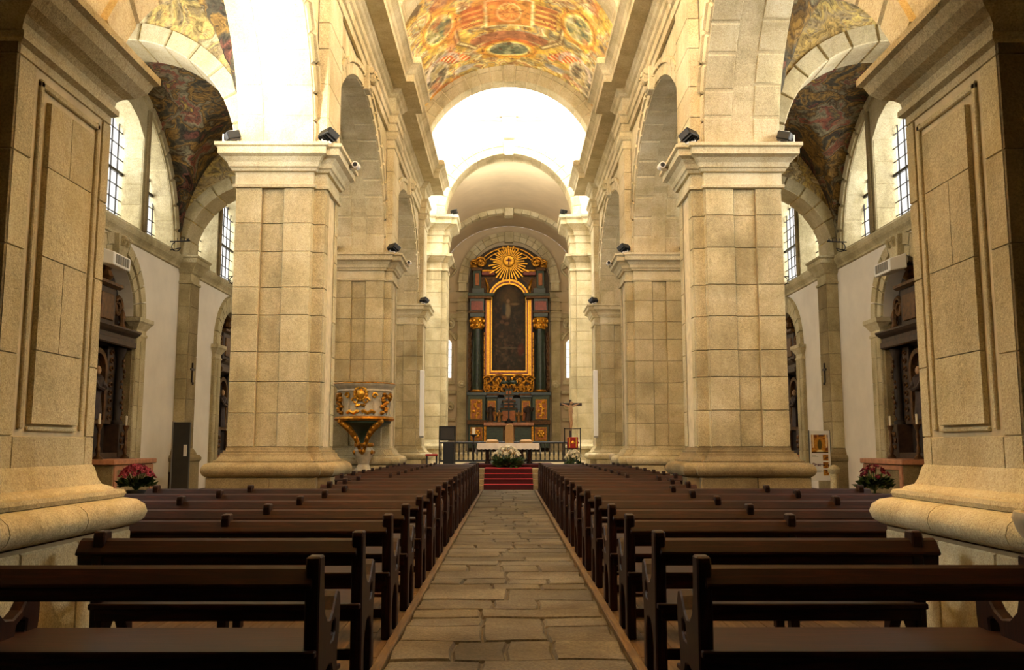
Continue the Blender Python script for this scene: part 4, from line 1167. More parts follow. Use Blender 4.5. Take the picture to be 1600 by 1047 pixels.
# ------------------------------------------------------------------ side aisles
AW = 9.6
VCX, VA = (OUT + AW) / 2, (AW - OUT) / 2       # aisle centre line, half width
def iron_bracket(x, y, z, label):
    t = thing('iron_bracket', label, 'bracket', (x, y, z), 'wrought-iron brackets under the aisle windows')
    MB().tube([(x, y, z + .12), (x - .55, y, z + .14)], .018, 6).build('arm', M['iron'], t)
    MB().tube([(x - .02, y, z - .12)] + [(x - .18 + .13 * math.cos(q), y, z - .02 + .13 * math.sin(q)) for q in [PI * 1.1 + .45 * i for i in range(10)]], .015, 6).build('scroll', M['iron'], t)
    b = MB()
    for k in range(4): b.tube([(x - .2 - .1 * k, y, z + .13), (x - .2 - .1 * k, y, z + .22)], .01, 5)
    b.tube([(x - .5, y - .05, z + .16), (x - .5, y + .05, z + .16)], .03, 6)
    b.build('finial', M['iron'], t)
def chapel_altar(yb, s, k):
    """dark carved side altar filling the chapel arch"""
    X = AW + .1
    lab = f'dark carved side altar in the {["nearer", "farther"][k]} chapel arch on the {SIDE[s]}'
    t = thing('side_altar', lab, 'altar', (X, yb, 0))
    HW = 1.28
    zt = 4.6
    MB().holes([(yb - HW, 1.0), (yb + HW, 1.0)] + [(yb + HW * math.cos(PI * j / 20), zt + HW * math.sin(PI * j / 20)) for j in range(21)], [], 'x', X + .25, X + .4).build('backboard', M['chapel_shade'], t)
    for m in (-1, 1):
        p = MB().box(X - .12, X + .3, yb + m * .98 - .2, yb + m * .98 + .2, 1.05, 1.85).build('pedestal', M['carved_dark'], t, bev=.015)
        r = MB()
        for q in range(6): r.ball((X - .13, yb + m * .98 + .1 * math.cos(q * PI / 3), 1.45 + .18 * math.sin(q * PI / 3)), (.04, .06, .07), 6, 4)
        r.build('carving', M['gold_dark'], p, smooth=True)
        c = MB().lathe(X + .05, yb + m * 1.0, [(.14, 1.85), (.14, 1.92), (.1, 1.96), (.105, 2.4), (.1, 2.9), (.085, 3.5), (.1, 3.52), (.12, 3.6), (.17, 3.75)], 12).build('column', M['chapel_shade'], t, smooth=True)
        cv = MB()
        for q in range(12): cv.ball((X - .06 + .02 * math.cos(q), yb + m * 1.0 + .06 * math.sin(q * 1.7), 2.0 + .13 * q), (.04, .05, .05), 6, 4)
        cv.build('vine_carving', M['gold_dark'], c, smooth=True)
        pi = MB().box(X + .1, X + .3, yb + m * .62 - .17, yb + m * .62 + .17, 1.85, 3.75).build('carved_pilaster', M['carved_dark'], t, bev=.01)
        cv = MB()
        for q in range(9):
            cv.tube([(X + .08, yb + m * .62 + .1 * math.cos(a_) * (1 - a_ / 9), 2.0 + .2 * q + .08 * math.sin(a_) * (1 - a_ / 9)) for a_ in [i * .6 for i in range(10)]], .022, 5)
        cv.build('carving', M['gold_dark'], pi, smooth=True)
        # scroll on the attic
        MB().tube([(X + .05, yb + m * (.72 + .22 * math.cos(a_) * (1 - a_ / 11)), 4.75 + .3 * math.sin(a_) * (1 - a_ / 11)) for a_ in [i * .5 for i in range(18)]], .06, 6).build('attic_scroll', M['gold_dark'], t, smooth=True)
        MB().lathe(X + .05, yb + m * 1.0, [(.09, 4.15), (.13, 4.25), (.06, 4.4), (.1, 4.55), (.03, 4.75), (0, 4.8)], 8).build('finial', M['gold_dark'], t, smooth=True)
    e = MB().sweep([(X - .2, yb - 1.26), (X - .2, yb + 1.26)], [(0, 3.75), (.04, 3.78), (.04, 3.9), (.0, 3.92), (.0, 4.02), (.1, 4.08), (.16, 4.14), (.16, 4.18), (-.4, 4.2), (-.4, 3.75)], closed=False).build('entablature', M['carved_dark'], t)
    MB().box(X, X + .28, yb - .5, yb + .5, 4.2, 5.15).build('attic_panel', M['carved_dark'], t, bev=.02)
    MB().box(X - .04, X + .05, yb - .32, yb + .32, 4.35, 5.0).build('attic_picture', M['gold_dark'], t, bev=.02)
    MB().sweep([(X - .02, yb - .62), (X - .02, yb + .62)], [(0, 5.15), (.1, 5.2), (.1, 5.27), (-.25, 5.3)], closed=False).build('attic_cornice', M['gold_dark'], t)
    MB().lathe(X + .05, yb, [(.1, 5.3), (.18, 5.4), (.1, 5.55), (.16, 5.65), (0, 5.8)], 8).build('crest', M['gold_dark'], t, smooth=True)
    # niche with a figure
    MB().holes([(yb - .46, 1.85), (yb + .46, 1.85), (yb + .46, 3.2)] + [(yb + .46 * math.cos(PI * j / 12), 3.2 + .46 * math.sin(PI * j / 12)) for j in range(1, 13)],
               [[(yb - .36, 1.95), (yb + .36, 1.95), (yb + .36, 3.18)] + [(yb + .36 * math.cos(PI * j / 12), 3.18 + .36 * math.sin(PI * j / 12)) for j in range(1, 13)]], 'x', X + .1, X + .26).build('niche_frame', M['gold_dark'], t)
    MB().box(X - .1, X + .28, yb - 1.2, yb + 1.2, 1.02, 1.16).build('gradine', M['carved_dark'], t, bev=.01)
    g = thing('chapel_statue', f'robed figure in the niche of the {["nearer", "farther"][k]} {SIDE[s]} side altar', 'statue', (X + .14, yb, 1.95))
    b = MB().lathe(X + .12, yb, [(.16, 1.95), (.17, 2.1), (.12, 2.5), (.14, 2.75), (.18, 2.95), (.08, 3.02)], 10, sx=.7, sy=1.1)
    b.tube([(X + .1, yb - .18, 2.9), (X, yb - .2, 2.7), (X - .05, yb - .02, 2.65)], .05, 6).tube([(X + .1, yb + .18, 2.9), (X, yb + .22, 2.7), (X - .05, yb + .04, 2.72)], .05, 6)
    b.build('robed_body', M['robe_a'], g, smooth=True)
    MB().ball((X + .12, yb, 3.12), (.08, .08, .11), 8, 6).build('head', M['skin_wood'], g, smooth=True)
    # altar table in front
    a = thing('altar_table', f'stone altar table with marble edge before the {["nearer", "farther"][k]} {SIDE[s]} side altar', 'altar', (AW - .4, yb, 0))
    MB().box(AW - .75, AW + .05, yb - 1.12, yb + 1.12, 0, .9).build('body', M['stone_dark'], a, bev=.01)
    MB().box(AW - .82, AW + .05, yb - 1.2, yb + 1.2, .9, 1.02).build('top', M['pink_marble'], a, bev=.015)
    MB().holes([(yb - 1.1, .06), (yb + 1.1, .06), (yb + 1.1, .88), (yb - 1.1, .88)], [[(yb - .95, .14), (yb + .95, .14), (yb + .95, .78), (yb - .95, .78)]], 'x', AW - .78, AW - .74).build('frontal_frame', M['pink_marble'], a)
    MB().box(AW - .74, AW - .1, yb + 1.12, yb + 1.15, .06, .88).build('end_panel', M['pink_marble'], a)
    for m in (-.7, .75):
        c = thing('candlestick', f'gilded candlestick on the {["nearer", "farther"][k]} {SIDE[s]} side altar table, {"near" if m < 0 else "far"} end', 'candlestick', (AW - .2, yb + m, 1.02))
        MB().lathe(AW - .2, yb + m, [(.11, 1.02), (.11, 1.05), (.04, 1.12), (.06, 1.25), (.025, 1.35), (.045, 1.55), (.025, 1.65), (.08, 1.8), (.08, 1.82)], 10).build('stem', M['gold_dark'], c, smooth=True)
        MB().lathe(AW - .2, yb + m, [(.03, 1.82), (.03, 2.05), (0, 2.06)], 8).build('candle', M['wax'], c)
def aisle(s):
    global S
    S = s
    w = struct('wall_aisle_' + SIDE[s], f'white outer wall of the {SIDE[s]} aisle with chapel arches and thermal windows')
    # wall plate per bay with chapel opening and three-light window
    for i, yb in enumerate(BAYS):
        lo, hi = yb - 4.7, yb + 4.7
        if i == 0: lo = -8
        if i == 2: hi = 36.4
        arch = [(yb + 1.3 * math.cos(PI * j / 20), 4.6 + 1.3 * math.sin(PI * j / 20)) for j in range(21)]
        op = [(yb - 1.3, 0.02), (yb + 1.3, 0.02)] + arch
        MB().holes([(lo, 0), (hi, 0), (hi, 6.75), (lo, 6.75)], [op], 'x', AW, AW + .5).build('plaster_wall', M['plaster'], w)
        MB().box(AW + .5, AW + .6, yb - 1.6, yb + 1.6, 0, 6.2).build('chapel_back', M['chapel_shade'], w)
        # lunette zone
        R = 3.95
        def circ(r, a): return (yb + r * math.cos(a), 6.75 + r * math.sin(a))
        outer = [(lo, 6.75), (hi, 6.75), (hi, 11.0), (lo, 11.0)]
        c_open = [(yb - 1.45, 6.92), (yb + 1.45, 6.92), (yb + 1.45, 9.35), (yb + 1.0, 9.75), (yb + .5, 9.95), (yb, 10.0), (yb - .5, 9.95), (yb - 1.0, 9.75), (yb - 1.45, 9.35)]
        r_s = 3.78
        a1 = math.acos(1.85 / r_s)
        s_open = [(yb + 1.85, 6.92)] + [circ(r_s, a1 * j / 10 + .045 * (1 - j / 10)) for j in range(11)]
        s_open2 = [(2 * yb - p, q) for p, q in s_open]
        MB().holes(outer, [c_open, s_open, s_open2], 'x', AW, AW + .62).build('window_wall', M['stone'], w)
        # jamb stones of the windows (far side of each opening faces the camera)
        for ye, z1 in ((yb + 1.45, 9.35),):
            for (z0_, z1_) in split(6.92, z1, .62, .1):
                for (c, d) in split(AW + .02, AW + .54, .5, .15):
                    one_block(w, face_y(ye), c, d, z0_, z1_, M['stone'], name='jamb_stone')
        def rev(u, v, d): return (u, yb + (r_s - d) * math.cos(v), 6.75 + (r_s - d) * math.sin(v))
        for (v0, v1) in split(.05, a1, .22, .1):
            for (c, d) in split(AW + .02, AW + .54, .5, .15):
                one_block(w, rev, c, d, v0, v1, M['stone'], 1, 3, name='jamb_stone')
        # lunette arch moulding on the wall
        for (v0, v1) in split(0.0, PI, PI / 17, 0):
            one_block(w, lambda u, v, d: (AW - d, yb + u * math.cos(v), 6.75 + u * math.sin(v)), 3.82, 4.1, v0, v1, M['stone'], 1, 4, .07, name='voussoir')
        # mullion posts, proud of the wall
        for m in (-1, 1):
            MB().box(AW - .06, AW + .1, yb + m * 1.65 - .1, yb + m * 1.65 + .1, 6.9, 6.75 + math.sqrt(3.85 ** 2 - 1.75 ** 2)).build('mullion', M['stone_dark'], w, bev=.02)
        wn = struct(f'window_{5 + i * 2 + (s > 0)}')
        for lid, (ya, yz) in enumerate(((yb - 1.5, yb + 1.5), (yb + 1.8, yb + 3.85), (yb - 3.85, yb - 1.8))):
            MB().box(AW + .56, AW + .57, ya, yz, 6.85, 10.1).build('pane', M['glass'], wn)
            b = MB()
            n = int((yz - ya) / .34)
            for q in range(n + 1): b.box(AW + .52, AW + .555, ya + (yz - ya) * q / n - .009, ya + (yz - ya) * q / n + .009, 6.85, 10.1)
            for q in range(9): b.box(AW + .52, AW + .555, ya, yz, 6.92 + .36 * q - .009, 6.92 + .36 * q + .009)
            b.box(AW + .50, AW + .56, ya, yz, 8.32, 8.40)
            b.build('glazing_bars', M['iron'], wn)
        # string course
        MB().sweep([(AW, lo), (AW, hi)], [(0, 6.42), (.05, 6.44), (.05, 6.5), (.08, 6.55), (.14, 6.62), (.16, 6.68), (.16, 6.78), (0, 6.9)], closed=False).build('string_course', M['stone'], w)
        # chapel arch: pilasters, capitals, archivolt, keystone
        for m in (-1, 1):
            pc = yb + m * 1.62
            pp_ = [(AW - .1, pc - .3), (AW - .1, pc + .3), (AW + .02, pc + .3), (AW + .02, pc - .3)]
            p = MB().sweep(pp_, [(-.01, 0), (-.01, 4.2)]).build('chapel_pilaster', M['mortar'], w)
            courses(p, face_x(AW - .1), pc - .3, pc + .3, .55, 4.15, .9, .62, M['stone'])
            courses(p, face_y(pc - .3), AW - .1, AW + .02, .55, 4.15, .9, .62, M['stone'])
            MB().box(AW - .13, AW - .09, pc - .06, pc + .06, .7, 4.0).build('fillet', M['stone'], p, bev=.01)
            MB().sweep(pp_, [(.1, 0), (.1, .35), (.13, .38), (.13, .44), (.07, .48), (.03, .54), (0, .55)]).build('base', M['stone'], p)
            MB().sweep(pp_, [(0, 4.1), (.03, 4.12), (.03, 4.17), (.0, 4.2), (.0, 4.28), (.05, 4.36), (.1, 4.44), (.14, 4.48), (.14, 4.58), (0, 4.6)]).build('capital', M['stone_pale'], p)
            # inner jamb seen inside the opening
            MB().box(AW - .02, AW + .3, yb + m * 1.3 - .03, yb + m * 1.3 + .03, 0, 4.6).build('jamb', M['stone_dark'], p)
        for (v0, v1) in split(0, PI, PI / 13, 0):
            f_ = lambda u, v, d: (AW - d, yb + u * math.cos(v), 4.6 + u * math.sin(v))
            one_block(w, f_, 1.3, 1.56, v0, v1, M['stone'], 1, 3, .06, name='voussoir')
            one_block(w, f_, 1.56, 1.86, v0, v1, M['stone'], 1, 3, .11, name='voussoir')
        kz = MB().prism([(yb - .2, 5.85), (yb + .2, 5.85), (yb + .26, 6.42), (yb - .26, 6.42)], 'x', AW - .24, AW).build('keystone', M['stone'], w, bev=.02)
        sc = MB()
        for q in (-1, 1):
            sc.tube([(AW - .28 - .07 * math.cos(a_) * (1 - a_ / 13), yb + q * .12, 6.24 + .12 * math.sin(a_) * (1 - a_ / 13)) for a_ in [i * .5 for i in range(22)]], .045, 6)
        sc.build('scroll', M['stone'], kz, smooth=True)
    # bay pilasters on the aisle wall, opposite the piers
    for k, y in enumerate(PY):
        pc = y + .7
        pp_ = [(AW - .34, pc - .36), (AW - .34, pc + .36), (AW + .02, pc + .36), (AW + .02, pc - .36)]
        p = MB().sweep(pp_, [(-.01, 0), (-.01, 6.8)]).build('aisle_pilaster', M['mortar_dark'], w)
        rows = split(1.25, 6.0, .72, .12)
        courses(p, face_x(AW - .34), pc - .36, pc + .36, 0, 0, .8, .7, M['stone_dark'], rows=rows)
        courses(p, face_y(pc - .36), AW - .34, AW, 0, 0, .8, .7, M['stone'], rows=rows)
        pq = [(AW, pc - .75), (AW - .12, pc - .75), (AW - .12, pc - .36), (AW - .34, pc - .36), (AW - .34, pc + .36), (AW - .12, pc + .36), (AW - .12, pc + .75), (AW, pc + .75)]
        MB().sweep(pp_, [(.16, 0), (.16, .86), (.2, .9), (.21, .98), (.17, 1.05), (.1, 1.06), (.09, 1.12), (.02, 1.24), (0, 1.25)]).build('base', M['stone_dark'], p)
        MB().sweep(pp_, [(0, 6.0), (.04, 6.02), (.04, 6.08), (.0, 6.1), (.0, 6.3), (.05, 6.34), (.1, 6.45), (.18, 6.56), (.22, 6.6), (.22, 6.72), (.26, 6.75), (.26, 6.8), (0, 6.82)]).build('capital', M['stone'], p)
    # transverse arches of the aisle
    for k, y in enumerate(PY):
        r0, r1 = VA - .12, VA + .2
        def pt(r, v): return (VCX - r * math.cos(v), IMP + r * math.sin(v))
        poly = [(OUT, IMP), (OUT, 11.2), (AW, 11.2), (AW, IMP)]
        N_ = 30
        poly = [pt(r0 + .01, PI * j / N_) for j in range(N_ + 1)] + [(AW + .1, IMP), (AW + .1, 11.2), (OUT - .1, 11.2), (OUT - .1, IMP)]
        MB().holes(poly, [], 'y', y + .25, y + 1.15).build('painted_arch_wall', M['fresco_pale'], w)
        for (v0, v1) in split(0, PI, PI / 13, 0):
            one_block(w, lambda u, v, d: (pt(u, v)[0], y + .25 - d, pt(u, v)[1]), r0, r0 + .36, v0, v1, M['stone'], 1, 3, .05, name='voussoir')
            one_block(w, lambda u, v, d: (pt(r0 + .012 - d, v)[0], u, pt(r0 + .012 - d, v)[1]), y + .2, y + 1.2, v0, v1, M['stone_pale'], 1, 3, .02, name='soffit_block')
    # painted groin vaults
    for i, yb in enumerate(BAYS):
        b0, b1 = (yb - 4.7 + 1.1, yb + 4.7 - .4)
        if i == 0: b0 = 4.0
        n, m_ = 40, 48
        H_ = 3.95
        def zz(x, y):
            a = max(0, 1 - ((x - VCX) / VA) ** 2); b = max(0, 1 - ((y - yb) / 4.15) ** 2)
            return 6.75 + max(H_ * .93 * math.sqrt(a), H_ * math.sqrt(b)) + .05
        vs = [(OUT + (AW - OUT) * p / n, b0 + (b1 - b0) * q / m_, 0) for q in range(m_ + 1) for p in range(n + 1)]
        vs = [(x, y_, zz(x, y_)) for x, y_, _ in vs]
        fs = [(q * (n + 1) + p, q * (n + 1) + p + 1, (q + 1) * (n + 1) + p + 1, (q + 1) * (n + 1) + p) for q in range(m_) for p in range(n)]
        MB().add(vs, fs).build('painted_vault', M['fresco_dark'], w, smooth=True)
    MB().box(OUT - .4, AW + 1.0, -8.2, 36.9, 11.2, 11.4).build('aisle_roof', M['plaster'], w)
    S = s
    for k, yb in enumerate(BAYS[1:]):
        chapel_altar(yb, s, k)
    for k, (y, word) in enumerate(((24.5, 'nearer'), (29.7, 'farther'))):
        iron_bracket(AW - .16, y, 6.85, f'{word} scrolled iron bracket on the {SIDE[s]} aisle string course')
    # crucifix on the bay pilaster
    t = thing('wall_cross', f'small dark cross hung on the {SIDE[s]} aisle pilaster', 'cross', (AW - .36, 26.1, 3.2))
    MB().box(AW - .39, AW - .355, 26.07, 26.13, 3.15, 3.72).build('upright', M['cross_wood'], t)
    MB().box(AW - .39, AW - .355, 25.96, 26.24, 3.5, 3.56).build('crossbar', M['cross_wood'], t)
    MB().ball((AW - .4, 26.1, 3.12), (.03, .05, .05), 6, 4).build('knob', M['cross_wood'], t)
    # white air heater under the chapel keystone
    hy = 20.5 if s < 0 else 21.2
    t = thing('wall_heater', f'white louvred heater box hanging under the chapel arch keystone on the {SIDE[s]}', 'heater', (AW - .4, hy, 5.45))
    b = MB().prism([(AW - .62, 5.42), (AW - .2, 5.5), (AW - .2, 5.86), (AW - .62, 5.72)], 'y', hy - .45, hy + .45).build('housing', M['white_plastic'], t, bev=.02)
    for q in range(6):
        MB().box(AW - .645, AW - .6, hy - .35 + .12 * q, hy - .28 + .12 * q, 5.48, 5.68).build('louvre', M['grille'], t)
    MB().box(AW - .24, AW - .02, hy - .1, hy + .1, 5.7, 5.85).build('bracket', M['white_plastic'], t)
    S = 1
for s in (-1, 1): aisle(s)
# west closure behind the camera
ww = struct('wall_west', 'west wall behind the viewer')
MB().holes([(-12, 0), (12, 0), (12, 18), (-12, 18)], [[(-2.4, 10), (2.4, 10), (2.4, 15), (-2.4, 15)]], 'y', -8.4, -8.0).build('west_plaster', M['plaster_warm'], ww)
wn = struct('window_20'); MB().box(-2.4, 2.4, -8.2, -8.18, 10, 15).build('pane', M['glass'], wn)  # unseen window, added to go with the west fill light

# ------------------------------------------------------------------ pews
def pew_profile(kind):
    """side view (y forward from the back post, z up): outline and holes of an end panel"""
    outer = [(-.05, 0), (.06, 0), (.055, .12), (.05, .2), (.075, .27), (.13, .33), (.2, .345), (.27, .33), (.315, .26), (.33, .14), (.32, 0), (.43, 0), (.425, .15), (.40, .3), (.405, .38),
             (.44, .44), (.455, .52), (.455, .60), (.43, .645), (.385, .655), (.34, .63), (.285, .575), (.22, .545), (.15, .555), (.09, .60), (.065, .68), (.055, .76),
             (.055, .83), (.05, .86), (-.04, .86), (-.05, .83), (-.055, .6), (-.045, .35)]
    hole = [(.23, .44), (.30, .44), (.335, .47), (.34, .52), (.30, .535), (.25, .51)]
    if kind == 'plain':
        outer = [(-.05, 0), (.05, 0), (.05, .26), (.1, .33), (.28, .33), (.31, .24), (.31, 0), (.40, 0), (.40, .432), (.055, .432), (.055, .83), (.05, .86), (-.04, .86), (-.05, .83)]
        hole = None
    return outer, hole
PEW_MESH = {}
for kind, th in (('arm', .065), ('plain', .06)):
    o_, h_ = pew_profile(kind)
    mb = MB().holes(o_, [h_] if h_ else [], 'x', -th / 2, th / 2)
    me = mb.mesh('pew_end', bev=.008)
    me.materials.append(M['wood_end'])
    PEW_MESH[kind] = me
def pew_bar(poly, L, mat, nm):
    me = MB().prism(poly, 'x', 0, L).mesh(nm, bev=.006); me.materials.append(M[mat]); return me
BAR = {}
def bars(L):
    if L in BAR: return BAR[L]
    BAR[L] = {
        'top_rail': pew_bar([(-.075, .742), (-.074, .728), (-.045, .722), (-.04, .668), (-.015, .665), (.03, .668), (.045, .79), (.03, .815), (.005, .818), (-.022, .806)], L + .12, 'wood', 'top_rail'),
        'seat': pew_bar([(-.09, .432), (.43, .432), (.44, .447), (.43, .467), (-.09, .465)], L + .05, 'wood', 'seat'),
        'seat_rail': pew_bar([(-.055, .365), (-.015, .365), (-.015, .432), (-.055, .432)], L, 'wood', 'seat_rail'),
        'front_rail': pew_bar([(.33, .375), (.37, .375), (.37, .432), (.33, .432)], L, 'wood', 'front_rail'),
        'stretcher': pew_bar([(.0, .14), (.03, .14), (.03, .2), (.0, .2)], L, 'wood', 'stretcher'),
        'kneeler': pew_bar([(-.40, .17), (-.22, .15), (-.22, .18), (-.40, .20)], L - .1, 'wood', 'kneeler'),
    }
    return BAR[L]
foot_me = MB().box(-.025, .025, -.38, -.05, 0, .05).box(-.025, .025, -.37, -.3, .05, .175).mesh('kneeler_foot', bev=.005)
foot_me.materials.append(M['wood_end'])
def kid(name, me, t, loc):
    o = bpy.data.objects.new(name, me); COL.objects.link(o); o.parent = t; o.location = loc; o['_loc'] = (0.0, 0.0, 0.0)
    return o
def pew(i, s):
    y = 4.08 + 1.17 * i + (.08 if i == 2 else 0)
    x0 = .86
    if i < 2: x1 = 2.33
    elif i < 7: x1 = 4.3
    elif i < 10: x1 = 2.42
    else: x1 = 2.9
    L = round(x1 - x0, 3)
    t = bpy.data.objects.new('pew', None); COL.objects.link(t); t.location = (s * x0, y, 0); t['_loc'] = (s * x0, y, 0.0)
    t['label'] = f'dark wooden pew, {ORD[i]} row from the viewer on the {SIDE[s]} of the central aisle'
    t['category'] = 'pew'; t['group'] = 'dark wooden pews flanking the central aisle'
    n = 2 if L < 2.6 else 4
    posts = [L * k / (n - 1) for k in range(n)]
    if 2.0 < L < 2.6: posts = [0, 1.2, L]
    for k, p in enumerate(posts):
        arm = k in (0, len(posts) - 1)
        kid('pew_end' if arm else 'pew_support', PEW_MESH['arm' if arm else 'plain'], t, (s * p, 0, 0))
        if i != 2: kid('kneeler_foot', foot_me, t, (s * (p + (.08 if k == 0 else -.08 if k == len(posts) - 1 else 0)), 0, 0))
    for nm, me in bars(L).items():
        if nm == 'kneeler' and i == 2: continue
        off = {'top_rail': .0, 'seat': -.025, 'kneeler': .05}.get(nm, 0)
        kid(nm, me, t, (off if s > 0 else -(off + {'top_rail': L + .12, 'seat': L + .05, 'kneeler': L - .1}.get(nm, L)), 0, 0))
for i in range(19):
    for s in (-1, 1): pew(i, s)

# ------------------------------------------------------------------ sanctuary steps, platform, carpet
st_ = struct('floor_sanctuary', 'raised sanctuary floor')
RISE = [0, .15, .30, .45, .60]
for k in range(4):
    b = MB().box(-3.2, 3.2, 27.35 + .36 * k, 36.9, RISE[k], RISE[k + 1]).build('step', M['stone_dark'], st_, bev=.012)
MB().box(-9.8, 9.8, 34.0, 45.4, 0, .598).build('platform', M['stone_dark'], st_)
MB().box(-CX, CX, 45.4, CE, .3, .9).build('chancel_floor', M['stone_dark'], st_)
cp = thing('stair_carpet', 'bright red carpet runner covering the altar steps', 'carpet', (0, 27.3, 0))
for k in range(4):
    y0 = 27.35 + .36 * k
    MB().box(-.76, .74, y0 - .014, y0 + .002, RISE[k] + .001, RISE[k + 1] - .002).build('riser_strip', M['carpet_dark'], cp)  # riser shade painted in as a darker red
    MB().box(-.76, .74, y0 - .02, y0 + .36 if k < 3 else 29.6, RISE[k + 1] + .001, RISE[k + 1] + .016).build('tread_strip', M['carpet'], cp, bev=.004)
tag(MB().box(-1.55, 1.5, 29.62, 32.4, .601, .72).build('altar_dais', M['carpet_dark'], None, bev=.02), 'low crimson-carpeted dais beneath the white-clothed altar', 'dais')
# altar
AY = 30.7
al = thing('altar', 'dark wooden altar table with turned legs on the crimson dais', 'altar', (-.02, AY, .72))
MB().box(-1.0, .96, AY - .35, AY + .35, 1.33, 1.385).build('tabletop', M['wood'], al, bev=.01)
for x in (-.72, -.46, .44, .70):
    for dy in (-.25, .25):
        MB().lathe(x, AY + dy, [(.1, .72), (.1, .76), (.05, .82), (.07, .95), (.05, 1.1), (.085, 1.25), (.085, 1.33)], 10).build('leg', M['wood_end'], al, smooth=True)
MB().box(-.8, .78, AY - .03, AY + .03, .8, .86).build('stretcher', M['wood'], al)
# cloth: draped sheet with a scalloped lace hem
def cloth():
    vs = []; fs = []
    xl, xr, yf, yb_, zt = -1.06, 1.02, AY - .42, AY + .42, 1.395
    mb = MB()
    n = 60
    top = [(xl, yf), (xr, yf)]
    mb.box(xl, xr, yf, yb_, zt, zt + .012)
    for sgn, yy in ((-1, yf), (1, yb_)):
        base = len(mb.v)
        row0 = [(xl + (xr - xl) * i / n, yy, zt + .01) for i in range(n + 1)]
        rows = []
        for q in range(5):
            f = q / 4
            row = []
            for i in range(n + 1):
                u = i / n
                hem = .20 + .015 * abs(math.sin(u * PI * 15))
                row.append((xl + (xr - xl) * u, yy + sgn * (.01 + .018 * f * math.sin(u * 40)), zt + .01 - hem * f))
            rows += row
        mb.add(rows, [(q * (n + 1) + i, q * (n + 1) + i + 1, (q + 1) * (n + 1) + i + 1, (q + 1) * (n + 1) + i) for q in range(4) for i in range(n)])
    m = 24
    for sgn, xx in ((-1, xl), (1, xr)):
        rows = []
        for q in range(5):
            f = q / 4
            for i in range(m + 1):
                u = i / m
                hem = .34 + .015 * abs(math.sin(u * PI * 7))
                rows.append((xx + sgn * (.005 + .05 * f + .02 * f * math.sin(u * 18)), yf + (yb_ - yf) * u, zt + .01 - hem * f))
        mb.add(rows, [(q * (m + 1) + i, q * (m + 1) + i + 1, (q + 1) * (m + 1) + i + 1, (q + 1) * (m + 1) + i) for q in range(4) for i in range(m)])
    return mb
tag(cloth().build('altar_cloth', M['linen'], None, smooth=True), 'white altar cloth with scalloped lace hem draped over the altar', 'altar cloth')

# ------------------------------------------------------------------ flowers
def petal(mb, c, d, L, w):
    d = Vector(d).normalized(); a = d.cross(Vector((.2, .3, 1))); a.normalize(); u = d.cross(a)
    c = Vector(c)
    mb.add([c, c + d * L * .5 + a * w + u * .2 * L, c + d * L, c + d * L * .5 - a * w + u * .2 * L, c + d * L * .45 - u * .12 * L], [(0, 1, 2, 4), (0, 4, 2, 3), (0, 3, 2, 1)])
def bouquet(name, label, loc, rx, ry, h0, h1, n_f, fmat, n_l, leaf_len, fr, pot=None, drop=False):
    rs = random.Random(hash(label) % 9999 if False else len(label) * 17)
    x, y, z = loc
    t = thing(name, label, 'flowers', loc)
    if pot:
        MB().lathe(x, y, [(pot[0] * .75, z), (pot[0], z + pot[1]), (pot[0] * 1.06, z + pot[1]), (pot[0] * 1.06, z + pot[1] + .03), (pot[0] * .9, z + pot[1] + .03), (pot[0] * .85, z + pot[1] - .02), (0, z + pot[1] - .02)], 14).build('pot', M['pot'], t, smooth=True)
    lm = MB()
    for k in range(n_l):
        a = rs.uniform(0, 2 * PI); r = math.sqrt(rs.random())
        c = (x + rx * .8 * r * math.cos(a), y + ry * .8 * r * math.sin(a), z + h0 * (.25 if drop else .75) + (h1 - h0) * .5 * rs.random())
        petal(lm, c, (math.cos(a), math.sin(a), rs.uniform(-.5 if drop else .0, .7)), leaf_len * rs.uniform(.6, 1.1), leaf_len * .2)
    sm = MB()
    sm.tube([(x, y, z + (pot[1] if pot else 0)), (x, y, z + h0)], .03, 5)
    for k in range(n_f):
        a = 2.4 * k; r = math.sqrt((k + .5) / n_f)
        c = Vector((x + rx * r * math.cos(a), y + ry * r * math.sin(a), z + h0 + (h1 - h0) * (1 - r * r * .75) * rs.uniform(.8, 1.05)))
        f = MB()
        out = Vector((math.cos(a) * r, math.sin(a) * r, .7)).normalized()
        for q in range(7):
            b = 2 * PI * q / 7
            s1 = out.cross(Vector((0, .1, 1))); s1 = s1.normalized() if s1.length > .01 else Vector((1, 0, 0)); s2 = out.cross(s1)
            petal(f, c, out * .5 + s1 * math.cos(b) + s2 * math.sin(b), fr, fr * .33)
        f.ball(c + out * fr * .15, fr * .3, 6, 4)
        f.build('blossom', M[fmat], t, recalc=False)
        sm.tube([(x, y, z + h0 * .6), tuple(c)], .008, 4)
    sm.build('stem', M['leaf'], t)
    lm.build('foliage', M['leaf'], t, recalc=False)['kind'] = 'stuff'
    return t
bouquet('flower_arrangement', 'large white lily arrangement with green leaves before the altar', (-.05, 29.3, .62), .46, .22, .3, .68, 20, 'petal_white', 320, .24, .11, drop=True)
bouquet('flower_arrangement', 'white flower arrangement at the foot of the ambo on the right', (2.1, 29.25, .6), .25, .18, .28, .58, 18, 'petal_white', 90, .16, .1, drop=True)
bouquet('potted_flowers', 'pot of pink flowers before the left side altar', (-7.95, 19.4, 0), .34, .3, .62, .92, 30, 'petal_pink', 150, .2, .1, pot=(.19, .36))
bouquet('potted_flowers', 'pot of magenta flowers before the right side altar', (7.75, 19.2, 0), .3, .28, .6, .95, 16, 'petal_red', 140, .22, .08, pot=(.17, .3))

